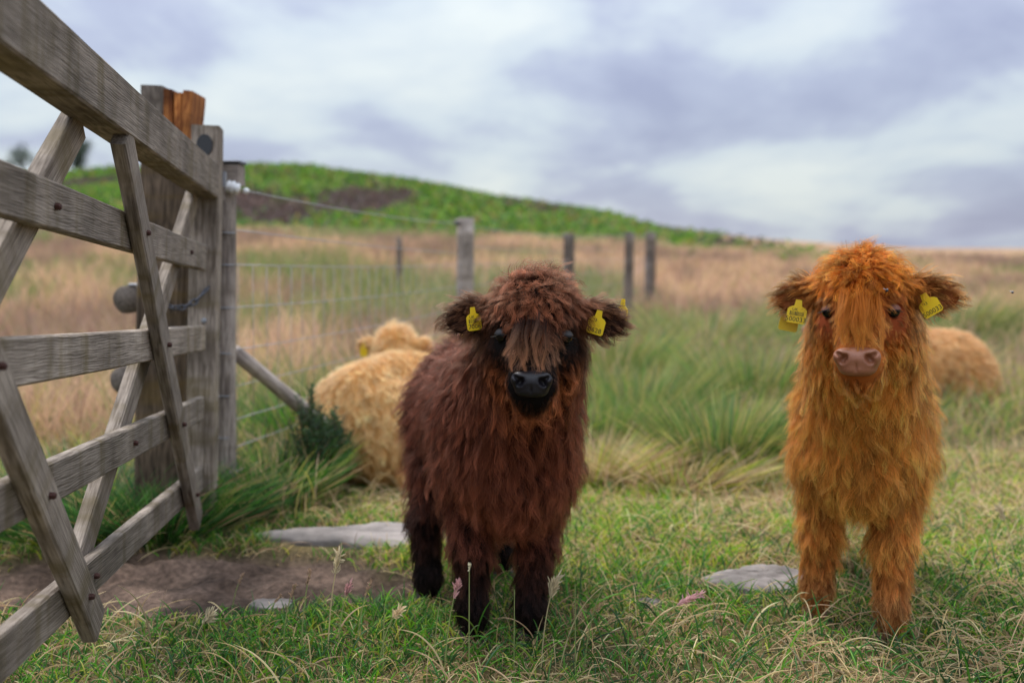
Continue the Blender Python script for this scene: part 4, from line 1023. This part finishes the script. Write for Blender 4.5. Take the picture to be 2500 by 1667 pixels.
stone("flat grey stone half buried in grass left of the orange calf's leg", .67, 2.61, .165, .11, .042, 8, R_(2), [(1.0, -.05), (.85, .5), (.3, .85), (-.3, .7), (-.8, .35), (-1.05, -.1), (-.7, -.5), (0, -.75), (.6, -.6)])
stone("small grey stone poking from the turf between the two standing calves", .345, 2.42, .035, .02, .022, 12)
stone("thin pale sliver of stone at the near end of the bare earth", -.62, 2.50, .07, .04, .014, 15)

# ------------------------------------------------------------------ grasses (blades as curve strands)
def blades(P_, ln, lean, bend, rad, c0, c1, seg=5, seed=0, wind=(0.12, 0.0)):
    r = np.random.default_rng(seed); n_ = len(P_)
    an = r.random(n_) * 6.2832; hd = np.stack([np.cos(an), np.sin(an), np.zeros(n_)], -1) + np.array([wind[0], wind[1], 0])
    tilt = np.abs(r.normal(size=n_)) * lean
    d0 = unit(np.array([0, 0, 1.0])[None] + hd * tilt[:, None])
    bd = bend * (0.4 + r.random(n_))
    pts = np.zeros((n_, seg, 3)); pts[:, 0] = P_
    for j in range(1, seg):
        u = (j - .5) / (seg - 1); d = unit(d0 + hd * (bd * u)[:, None] + np.array([0, 0, -1.0]) * (bd * u * u * .9)[:, None])
        pts[:, j] = pts[:, j - 1] + d * (ln / (seg - 1))[:, None]
    u = np.linspace(0, 1, seg)[None, :, None]
    col = c0[:, None] * (1 - u) + c1[:, None] * u
    rd = rad[:, None] * np.array([1, 1, .92, .7, .12] if seg == 5 else np.concatenate([np.ones(seg - 2), [.7, .12]]))[None]
    return pts, rd, col
def pick(n_, cols, w, r, var=.25):
    c = np.array(cols, float); i = r.choice(len(c), n_, p=np.array(w) / np.sum(w))
    return c[i] * (1 + var * r.normal(size=(n_, 1))).clip(.4, 1.8)
def wedge(n_, y0, y1, r, margin=.35, k=.56, p=1.0):
    """random ground points inside the widening field of view and a good way past it"""
    out = np.zeros((0, 2))
    while len(out) < n_:
        y = y0 + (y1 - y0) * r.random(n_) ** p; x = (r.random(n_) * 2 - 1) * (k * y1 + margin)
        m_ = np.abs(x) < k * y + margin; out = np.concatenate([out, np.stack([x[m_], y[m_]], -1)])
    return out[:n_]
STONES = [(-.50, 3.12, .29, .14), (.66, 2.59, .145, .085), (-.62, 2.50, .06, .03)]
def free(x, y, mud=True, r=None):
    k = np.ones(len(x), bool)
    for (sx, sy, a_, b_) in STONES: k &= ((x - sx) / a_) ** 2 + ((y - sy) / b_) ** 2 > 1
    if mud: k &= mud_mask(x, y) < (r.random(len(x)) * .9 + .02)
    return k
GREEN = [(.05, .20, .022), (.085, .28, .022), (.15, .37, .026), (.04, .125, .03), (.25, .37, .04)]
STRAW = [(.66, .47, .21), (.76, .60, .33), (.46, .27, .14), (.58, .38, .22)]
YGRN = [(.24, .47, .022), (.48, .51, .045), (.14, .42, .02), (.62, .53, .11)]
PINK = [(.60, .38, .25), (.66, .45, .28), (.52, .31, .21), (.62, .46, .23), (.40, .31, .11)]
RUSH = [(.09, .22, .05), (.13, .28, .07), (.19, .32, .05), (.46, .40, .12), (.05, .12, .035)]
def add_grass(name, label, xy, lnf, lean, bend, radf, c0, c1, seed, cat=None, sink=.004, wind=(.12, 0)):
    z = height(xy[:, 0], xy[:, 1]) - sink
    pts, rd, col = blades(np.column_stack([xy, z]), lnf, lean, bend, radf, c0, c1, 5, seed, wind)
    o = curves_obj(name, pts, rd, np.clip(col, .004, .9), M_LEAF); tag(o, label, cat, kind="stuff"); return o

r = np.random.default_rng(21)
# short grazed turf with dead thatch, near
xy = wedge(120000, 1.75, 4.9, r, .35, .56, 1.0); xy = xy[free(xy[:, 0], xy[:, 1], True, r)]
x, y = xy.T; n_ = len(xy); patch = fbm(x * 2.2, y * 2.2, 81, 3); patch2 = fbm(x * 5, y * 5, 85, 3)
fg_shade = sstep(2.75, 2.35, y)  # vignette-like shade of the foreground, painted into the blade colours below
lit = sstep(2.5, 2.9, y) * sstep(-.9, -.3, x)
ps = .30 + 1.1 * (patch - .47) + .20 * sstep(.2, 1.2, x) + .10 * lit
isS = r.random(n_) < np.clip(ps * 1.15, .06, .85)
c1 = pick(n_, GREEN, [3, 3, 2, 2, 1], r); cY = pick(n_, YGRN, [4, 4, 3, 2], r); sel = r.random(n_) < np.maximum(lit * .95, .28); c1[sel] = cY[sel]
cS = pick(n_, STRAW, [3, 2, 2, 2], r); c1[isS] = cS[isS]; dk = (fg_shade * .20)[:, None]; c1 = c1 * (1 - dk * np.array([1.0, .8, .6])); c0 = c1 * np.array([.78, .78, .68])  # near blades darkened by that shade; darker roots paint the gaps between blades
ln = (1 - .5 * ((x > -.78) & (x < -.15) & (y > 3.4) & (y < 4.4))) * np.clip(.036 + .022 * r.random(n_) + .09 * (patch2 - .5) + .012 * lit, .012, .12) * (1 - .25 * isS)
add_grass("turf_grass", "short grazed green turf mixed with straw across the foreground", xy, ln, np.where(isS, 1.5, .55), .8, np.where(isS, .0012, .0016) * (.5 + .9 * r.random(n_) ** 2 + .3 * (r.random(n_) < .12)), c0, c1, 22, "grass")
# longer blades and dry stalks standing out of the turf
xy = wedge(9000, 1.75, 3.4, r, .35, .56); xy = xy[free(xy[:, 0], xy[:, 1], True, r)]; n_ = len(xy); k_ = r.random(n_) < .45
c1 = pick(n_, GREEN, [3, 3, 1, 3, 1], r); cS = pick(n_, STRAW, [3, 3, 2, 2], r); c1[k_] = cS[k_]
add_grass("long_grass", "longer single blades and dry stalks standing out of the foreground turf", xy, (.05 + .085 * r.random(n_) ** 1.6) * np.where(xy[:, 0] < -.1, .7, 1), .7, .9, np.where(k_, .0009, .0017) * (.6 + .7 * r.random(n_)), c1 * .7, c1, 29, "grass")
# lying dead straw
xy = wedge(26000, 1.75, 5.0, r, .35, .56); xy = xy[free(xy[:, 0], xy[:, 1], True, r)]; x, y = xy.T
k_ = r.random(len(x)) < np.clip(.15 + 1.2 * (fbm(x * 1.9 + 9, y * 1.9, 91, 3) - .38) + .25 * sstep(.3, 1.2, x), .06, 1); xy = xy[k_]; n_ = len(xy)
c1 = pick(n_, STRAW, [3, 3, 1, 2], r)
add_grass("dead_straw", "tangled pale dead straw lying over the turf", xy, .05 + .12 * r.random(n_), 2.4, 1.5, .0014 * (.5 + .9 * r.random(n_)), c1 * .7, c1, 23, "straw", -.004)
# taller mixed tufts, middle distance
xy = wedge(62000, 3.3, 9.5, r, .5, .56, 1.0); x, y = xy.T
tuft = fbm(x * 1.25, y * 1.25, 101, 3); lane = np.exp(-((x - .35 - .06 * (y - 3)) / .8) ** 2) * sstep(5.2, 3.2, y)
k_ = (r.random(len(x)) < sstep(.36, .58, tuft) * (1 - .8 * lane) + .10) & free(x, y, True, r) & ~((x > -.68) & (x < .1) & (y < 4.6)); xy = xy[k_]; x, y = xy.T; n_ = len(xy); tuft = tuft[k_]
c1 = pick(n_, PINK + YGRN, [3, 3, 2, 3, 2, 1, 2, 1, 2], r); g_ = r.random(n_) < .22 + .3 * sstep(.45, .6, fbm(x * .8, y * .8, 107, 2)); cR = pick(n_, RUSH, [2, 3, 3, 2, 1], r); c1[g_] = cR[g_]
add_grass("rough_grass", "rough tan and green grass tufts across the middle of the pasture", xy, (.10 + .20 * r.random(n_)) * (.5 + tuft), .35, .7, .0016 * (.7 + .6 * r.random(n_)), c1 * .65, c1, 24, "grass")
# tan seeding field beyond
xy = wedge(60000, 4.6, 30, r, 1.0, .57, 1.6); x, y = xy.T
side = x < (-1.0 + (y - 3.5) * .215)               # beyond the wire fence
k_ = side | (r.random(len(x)) < sstep(6.0, 9.5, y)); xy = xy[k_]; x, y = xy.T; side = side[k_]; n_ = len(xy)
c1 = pick(n_, PINK, [3, 3, 3, 2, 1], r, .18); gp_ = fbm(x * .45, y * .3, 111, 3); dkp = sstep(.42, .60, fbm(x * .9, y * .35, 117, 3))[:, None]; c1 = c1 * (1.10 - np.array([.50, .50, .42]) * dkp); g_ = r.random(n_) < sstep(.46, .60, gp_) * .85; cG = pick(n_, [(.26, .30, .10), (.18, .26, .08), (.34, .32, .12), (.12, .20, .06)], [2, 2, 2, 1], r); c1[g_] = cG[g_]
add_grass("seeding_grass", "tall pinkish tan seeding grass filling the field beyond the wire fence", xy, (.22 + .26 * r.random(n_)) * np.where(side, 1.15, .8), .22, .5, (.0018 + .00022 * y) * (.7 + .6 * r.random(n_)), c1 * .75, c1, 25, "grass")
# rush clumps: each a countable plant
def rush(label, x, y, n_, h, rr_, seed, cols=RUSH, w=(2, 2, 4, 6, 1), group="rush clumps in the pasture", name="rush_clump", lean=.35):
    r = np.random.default_rng(seed); a_ = r.random(n_) * 6.28; q = rr_ * np.sqrt(r.random(n_))
    P_ = np.stack([q * np.cos(a_), q * np.sin(a_) * .8, np.zeros(n_)], -1); P_[:, 2] = height(P_[:, 0] + x, P_[:, 1] + y) - gz(x, y) - .005
    c1 = pick(n_, cols, w, r)
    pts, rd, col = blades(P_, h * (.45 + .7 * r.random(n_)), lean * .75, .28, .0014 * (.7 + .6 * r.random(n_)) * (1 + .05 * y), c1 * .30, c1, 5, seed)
    out = P_[:, None] * (np.linspace(0, 1, 5) ** 1.2)[None, :, None] * 1.0; out[..., 2] = 0; pts = pts + out
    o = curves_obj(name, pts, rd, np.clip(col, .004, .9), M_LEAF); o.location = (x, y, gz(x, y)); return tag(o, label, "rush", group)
rush("dark green rush clump nearest to the orange calf's left flank", .92, 4.25, 1100, .36, .17, 1)
rush("tall blue green rush clump midway between the two standing calves", .72, 5.6, 800, .42, .24, 2)
rush("rush clump close beside the orange calf's left ear tag", 1.52, 6.2, 900, .48, .28, 3)
rush("rush clump just right of the brown calf's shoulder", .42, 4.9, 600, .32, .16, 4)
rush("rush clump behind the first ones, in line with the brown calf's right ear", .75, 7.4, 800, .50, .30, 5)
rush("far dark rush clump above the gap between the standing calves", 1.9, 9.6, 500, .5, .6, 6)
rush("rush clump right behind the fawn lying calf's back", 2.95, 7.3, 600, .46, .32, 7)
rush("blurred rush clump behind the orange calf's right ear", 3.4, 10.0, 900, .55, .5, 8)
rush("far right blurred rush clump at the edge of the picture", 4.9, 11.0, 900, .6, .6, 9)
DRY = STRAW + YGRN
rush("golden dry grass tuft just right of the brown calf's chest", .33, 4.1, 900, .22, .22, 11, DRY, (4, 4, 1, 2, 1, 2, 0, 2), "dry golden grass tufts", "dry_grass_tuft")
rush("golden dry grass tuft at the foot of the dark rush clump", .68, 4.0, 700, .17, .22, 12, DRY, (4, 4, 1, 2, 1, 2, 0, 2), "dry golden grass tufts", "dry_grass_tuft")
rush("tall green grass tuft at the foot of the gate's latch stile", -1.00, 3.34, 900, .16, .13, 13, GREEN + RUSH + STRAW, (3, 2, 0, 4, 0, 3, 2, 1, 1, 3, .6, 0, 1, .6), "grass tufts along the fence foot", "grass_tuft", .22)
rush("green grass tuft under the diagonal strut", -.92, 3.58, 1000, .20, .16, 14, GREEN + RUSH + STRAW, (3, 3, 1, 2, 1, 2, 2, 1, 1, 2, 1, 0, 1, 1), "grass tufts along the fence foot", "grass_tuft", .22)
rush("brown and green grass tuft left of the cream lying calf", -.93, 3.84, 1200, .24, .15, 15, GREEN + RUSH + STRAW, (3, 2, 1, 2, 1, 2, 2, 1, 1, 2, 1, 0, 2, 2), "grass tufts along the fence foot", "grass_tuft", .22)
rush("leafy green tuft behind the strut at the netting", -.84, 4.32, 800, .40, .14, 16, GREEN + RUSH, (3, 3, 1, 2, 1, 2, 2, 1, 1, 2), "grass tufts along the fence foot", "grass_tuft", .4)
rush("dark grass tuft at the foot of the gatepost", -1.15, 3.18, 800, .20, .2, 17, GREEN + RUSH + STRAW, (3, 2, 0, 4, 0, 3, 2, 1, 1, 3, .6, 0, 1, .6), "grass tufts along the fence foot", "grass_tuft", .22)
rush("sprawling grass tuft behind the lower gate rails", -1.45, 3.3, 1100, .22, .35, 18, GREEN + RUSH + STRAW, (3, 2, 0, 4, 0, 3, 2, 1, 1, 3, .6, 0, 1, .6), "grass tufts along the fence foot", "grass_tuft", .22)

# gorse: twigs with stiff green spines
def gorse(label, x, y, h, w, n_tw, seed):
    r = np.random.default_rng(seed); root = empty("gorse_bush", (x, y, gz(x, y))); tag(root, label, "bush")
    tw, P_, Dn = [], [], []
    for i in range(n_tw):
        a_ = r.random() * 6.28; e_ = r.random() ** .6; tip = np.array([math.cos(a_) * w * e_, math.sin(a_) * w * e_, h * (1 - .55 * e_ ** 2) * (.7 + .4 * r.random())])
        pts = np.array([tip * t_ * np.array([t_ ** .5, t_ ** .5, 1]) for t_ in np.linspace(0.0, 1, 5)]); tw.append(pts)
        for t_ in np.linspace(.30, 1, 34): P_.append(tip * t_ * np.array([t_ ** .5, t_ ** .5, 1])); Dn.append(tip / np.linalg.norm(tip))
    tw = np.array(tw); c = np.tile(np.array([.10, .075, .04]), (len(tw), 5, 1)); curves_obj("twigs", tw, np.tile(np.linspace(.003, .001, 5), (len(tw), 1)), c, M_LEAFD, root)
    P_, Dn = np.array(P_), np.array(Dn); d = unit(Dn + 1.1 * r.normal(size=P_.shape)); ln = .014 + .016 * r.random((len(P_), 1))
    pts = np.stack([P_ + d * ln * t_ for t_ in (0, .35, .7, 1)], 1); c1 = pick(len(P_), [(.03, .085, .03), (.05, .12, .035), (.025, .06, .03), (.09, .15, .04)], [3, 3, 2, 1], r)
    f = curves_obj("spines", pts, np.tile(np.array([.0018, .0018, .0012, .0003]), (len(P_), 1)), np.repeat(c1[:, None], 4, 1), M_LEAFD, root); f["kind"] = "stuff"
gorse("small dark green gorse bush against the cream calf's flank", -.690, 3.80, .34, .085, 60, 1)
gorse("low gorse bush at the lower end of the diagonal strut", -.765, 3.72, .42, .11, 90, 2)

# ------------------------------------------------------------------ tall flowering grass stems in the foreground
def stem_thing(label, x, y, h, lean, bendx, kind, seed, cst=(.30, .33, .12)):
    r = np.random.default_rng(seed); z = gz(x, y); root = empty("flowering_grass", (x, y, z)); tag(root, label, "grass stem", "seeding grass stems in the foreground", "thing")
    def at_(t_): return Vector((lean * h * t_ + bendx * h * t_ ** 3, .02 * t_, h * t_ * (1 - .12 * abs(lean)) - abs(bendx) * h * .35 * t_ ** 4))
    pts = np.array([at_(t_) for t_ in np.linspace(0, 1, 9)])[None]
    curves_obj("stalk", pts, np.linspace(.0016, .0009, 9)[None], np.tile(np.array(cst), (1, 9, 1)), M_LEAF, root)
    head_c = {'cream': (.72, .55, .34), 'pink': (.55, .30, .30), 'brown': (.34, .22, .15), 'bud': (.62, .56, .40), 'bare': None, 'pale': (.60, .50, .33)}[kind]
    if head_c:
        n_ = {'bud': 46, 'brown': 40}.get(kind, 60); t0 = {'bud': .93, 'cream': .80, 'pink': .82}.get(kind, .78); spread = {'bud': .004, 'brown': .006, 'pale': .016}.get(kind, .011)
        tt = t0 + (1 - t0) * r.random(n_); P_ = np.array([at_(t_) for t_ in tt]); ax_ = np.array(at_(1) - at_(t0)); ax_ /= np.linalg.norm(ax_) + 1e-9
        d = unit(ax_[None] * .9 + r.normal(size=(n_, 3)) * .32); ln = spread * (.5 + r.random((n_, 1)))
        st = np.stack([P_ + d * ln * k for k in (0, .4, .75, 1)], 1) + (d * ln * .3)[:, None]
        c = np.array(head_c)[None] * (1 + .25 * r.normal(size=(n_, 1))).clip(.5, 1.6)
        curves_obj("seed_head", st, np.tile(np.array([.0006, .0015, .0012, .0003]), (n_, 1)), np.clip(np.repeat(c[:, None], 4, 1), 0, .9), M_LEAF, root)
    # one leaf on the stalk
    b = at_(.35); lf = np.array([[b + Vector((s_ * .012 * (1 if seed % 2 else -1) * h * 4, 0, .02 * s_ * h * 5 - .006 * s_ * s_)) for s_ in (0, .5, 1, 1.5, 2)]])
    curves_obj("leaf", lf, np.array([[.001, .0014, .0013, .0009, .0002]]), np.tile(np.array([.10, .17, .05]), (1, 5, 1)), M_LEAF, root)
def onground(px, py):
    u = (px - 1250) / F_PX; v = -(py - 833.5) / F_PX; c, s = math.cos(PITCH), math.sin(PITCH)
    dy, dz = c + v * s, -s + v * c; t_ = CAM_Z / -dz; return u * t_, dy * t_
STEMS = [  # base pixel, tip pixel, kind, label
 ((800, 1590), (830, 1345), 'pale', "tall pale seeding stem left of the brown calf, highest of its bunch"), ((690, 1580), (720, 1420), 'brown', "thin brown seeding stem in front of the bare earth"),
 ((735, 1590), (758, 1385), 'brown', "dark headed stem over the bare earth beside the tallest pale stem"), ((640, 1560), (685, 1445), 'brown', "short stem leaning right at the left end of the bare earth"),
 ((825, 1590), (850, 1425), 'pink', "stem with white and pink flowers standing over the mud edge"), ((870, 1600), (905, 1410), 'brown', "slender brown stem between the pink flowered one and the cream plume"),
 ((925, 1620), (975, 1478), 'cream', "stem with a curved cream plume left of the brown calf's hind hoof"), ((935, 1640), (938, 1470), 'bare', "straight green bare stem beside the curved cream plume"),
 ((1085, 1640), (1118, 1415), 'pink', "stem with pink and white plume crossing the brown calf's left foreleg"), ((1145, 1640), (1146, 1370), 'bud', "straight stem with one pale bud before the brown calf's left foreleg"),
 ((1060, 1610), (1075, 1460), 'bare', "bare bent stalk left of the pink and white plume"), ((1255, 1660), (1256, 1435), 'bare', "thick green stalk standing before the brown calf's right foreleg"),
 ((1320, 1640), (1358, 1405), 'pale', "leaning yellow stem at the brown calf's right foreleg"), ((1365, 1640), (1490, 1390), 'bare', "long straw coloured stem leaning right of the brown calf"),
 ((1425, 1640), (1484, 1400), 'bare', "green stem crossing the long leaning straw"), ((1405, 1660), (1404, 1420), 'bare', "blurred upright green stalk right of the brown calf's foreleg"),
 ((1530, 1667), (1715, 1405), 'pink', "long stem with a rosy plume leaning towards the right stone"), ((1690, 1560), (1850, 1375), 'bare', "thin dark wiry stem arching over the right stone"),
 ((140, 1560), (150, 1375), 'brown', "fine seeding stem seen through the gate's lower left corner"), ((560, 1480), (590, 1350), 'brown', "fine seeding stem beside the gate's lowest brace end"), ((470, 1600), (505, 1500), 'pale', "short pale seeding stem under the gate"),
 ((2480, 1380), (2440, 1215), 'pale', "bent dry stem at the right edge of the picture")]
for i, (b_, t_, kd, lb) in enumerate(STEMS):
    x, y = onground(*b_); y = min(y, 3.0); sc_ = y / F_PX; hgt = (b_[1] - t_[1]) * sc_ * 1.02; dx = (t_[0] - b_[0]) * sc_
    stem_thing(lb, x, y, hgt, .45 * dx / hgt, .55 * dx / hgt, kd, 200 + i, (.46, .38, .2) if kd in ('pale',) or i in (13,) else (.24, .28, .10))

# ------------------------------------------------------------------ bracken on the hill, heather, distant trees
r = np.random.default_rng(77)
nb = 78000; x = -34 + 56 * r.random(nb); y = 23 + 41 * r.random(nb)
fr = np.interp(x, RX, RZ); b_ = fbm(x * .28, y * .16, 71, 4); hm = sstep(.48, .68, b_ + .34 * np.exp(-((x + 7.3) / 3.0) ** 2 - ((y - 50) / 6) ** 2) + .12 * np.exp(-((x - 2) / 2.5) ** 2 - ((y - 48) / 6) ** 2))
k_ = r.random(nb) < sstep(1.5, 3.2, fr) * np.maximum(sstep(29, 37, y + 12 * (fbm(x * .35, y * .35, 5, 3) - .5)), .6 * sstep(.60, .68, fbm(x * .5, y * .3, 19, 3))); x, y, hm = x[k_], y[k_], hm[k_]; n_ = len(x)
isH = r.random(n_) < hm
c1 = pick(n_, [(.08, .19, .012), (.13, .27, .018), (.045, .11, .015), (.21, .30, .03), (.26, .18, .05)], [3, 3, 3, 2, 2], r); cH = pick(n_, [(.10, .06, .045), (.075, .05, .045), (.13, .075, .07), (.08, .09, .03)], [3, 3, 1, 1], r); c1[isH] = cH[isH]
z = height(x, y); L_ = np.where(isH, .35, .48) * (.6 + .8 * r.random(n_))
a_ = r.random(n_) * 6.28; el = .2 + .9 * r.random(n_); d = np.stack([np.cos(a_) * np.cos(el), np.sin(a_) * np.cos(el), np.sin(el)], -1)
P0 = np.column_stack([x, y, z - .03]); pts = np.stack([P0 + d * (L_ * t_)[:, None] - np.array([0, 0, 1.0]) * (L_ * .25 * t_ * t_)[:, None] for t_ in (0, .35, .7, 1)], 1)
o = curves_obj("bracken", pts, np.tile(np.array([.015, .038, .032, .006]), (n_, 1)), np.clip(np.repeat(c1[:, None], 4, 1) * np.array([.7, .9, 1, 1.1])[None, :, None], 0, .9), M_LEAF)
tag(o, "bright green bracken with brown heather patches covering the hillside", "bracken", kind="stuff")

def tree(label, px, base_py, top_py, D_, seed, dens=2600):
    s_ = D_ / F_PX; x = (px - 1250) * s_; z0 = gz(x, D_); ht = CAM_Z + (605 - top_py) * s_ - z0
    root = empty("distant_tree", (x, D_, z0)); tag(root, label, "tree", "small trees on the left skyline")
    r = np.random.default_rng(seed)
    round_pole("trunk", (x, D_, z0 - .2), (x + .1, D_, z0 + ht * .75), ht * .035, ht * .012, M_POSTW, root, 6, 8, .01, seed)
    cl = r.normal(size=(14, 3)) * [ht * .16, ht * .16, ht * .16] + [0, 0, ht * .66]
    for c in cl[:6]: tube("limb", [Vector((x, D_, z0 + ht * .35)), Vector((x, D_, z0)) + Vector(c)], [ht * .014, ht * .005], M_POSTW, root, 5)
    i = r.choice(14, dens); P_ = cl[i] + r.normal(size=(dens, 3)) * ht * .085; d = unit(r.normal(size=(dens, 3))); l_ = ht * .035 * (.6 + .8 * r.random((dens, 1)))
    pts = np.stack([P_ + d * l_ * t_ for t_ in (0, .35, .7, 1)], 1); c = pick(dens, [(.03, .055, .025), (.045, .075, .03), (.025, .04, .025)], [1, 1, 1], r)
    f = curves_obj("crown", pts, np.tile(np.array([.3, 1, .8, .1]) * ht * .009, (dens, 1)), np.repeat(c[:, None], 4, 1), M_LEAFD, root); f["kind"] = "stuff"
tree("small dim tree farthest left on the skyline", 68, 435, 362, 66, 3, 1500)
tree("larger dark tree on the skyline between the gate braces", 205, 440, 350, 62, 4)

# flies round the orange calf
def fly(label, p_, s_=1.0):
    root = empty("fly", p_); tag(root, label, "fly", "flies around the orange calf")
    V, Fc = uv_sphere(.0022 * s_, 8, 6); mesh_obj("abdomen", [(x, y * 1.7, z) for x, y, z in V], Fc, M_BLACK, root)
    for sx in (-1, 1): mesh_obj("wing", [(0, 0, .001), (sx * .002 * s_, .006 * s_, .003 * s_), (sx * .004 * s_, .004 * s_, .002 * s_), (0, 0, .0014), (sx * .002 * s_, .006 * s_, .0034 * s_), (sx * .004 * s_, .004 * s_, .0024 * s_)], [[0, 1, 2], [5, 4, 3], [0, 3, 4, 1], [1, 4, 5, 2], [2, 5, 3, 0]], M_STEEL, root, False)
hp = lambda p_: Vector((np.array(oo) + oho + .97 * (Roh @ np.array(p_))).tolist())
fly("black fly sitting above the orange calf's right eye", hp((.055, -.085, .042)), 1.4)
fly("tiny black fly hovering right of the orange calf's ear", P_at(2472, 714, 2.05))
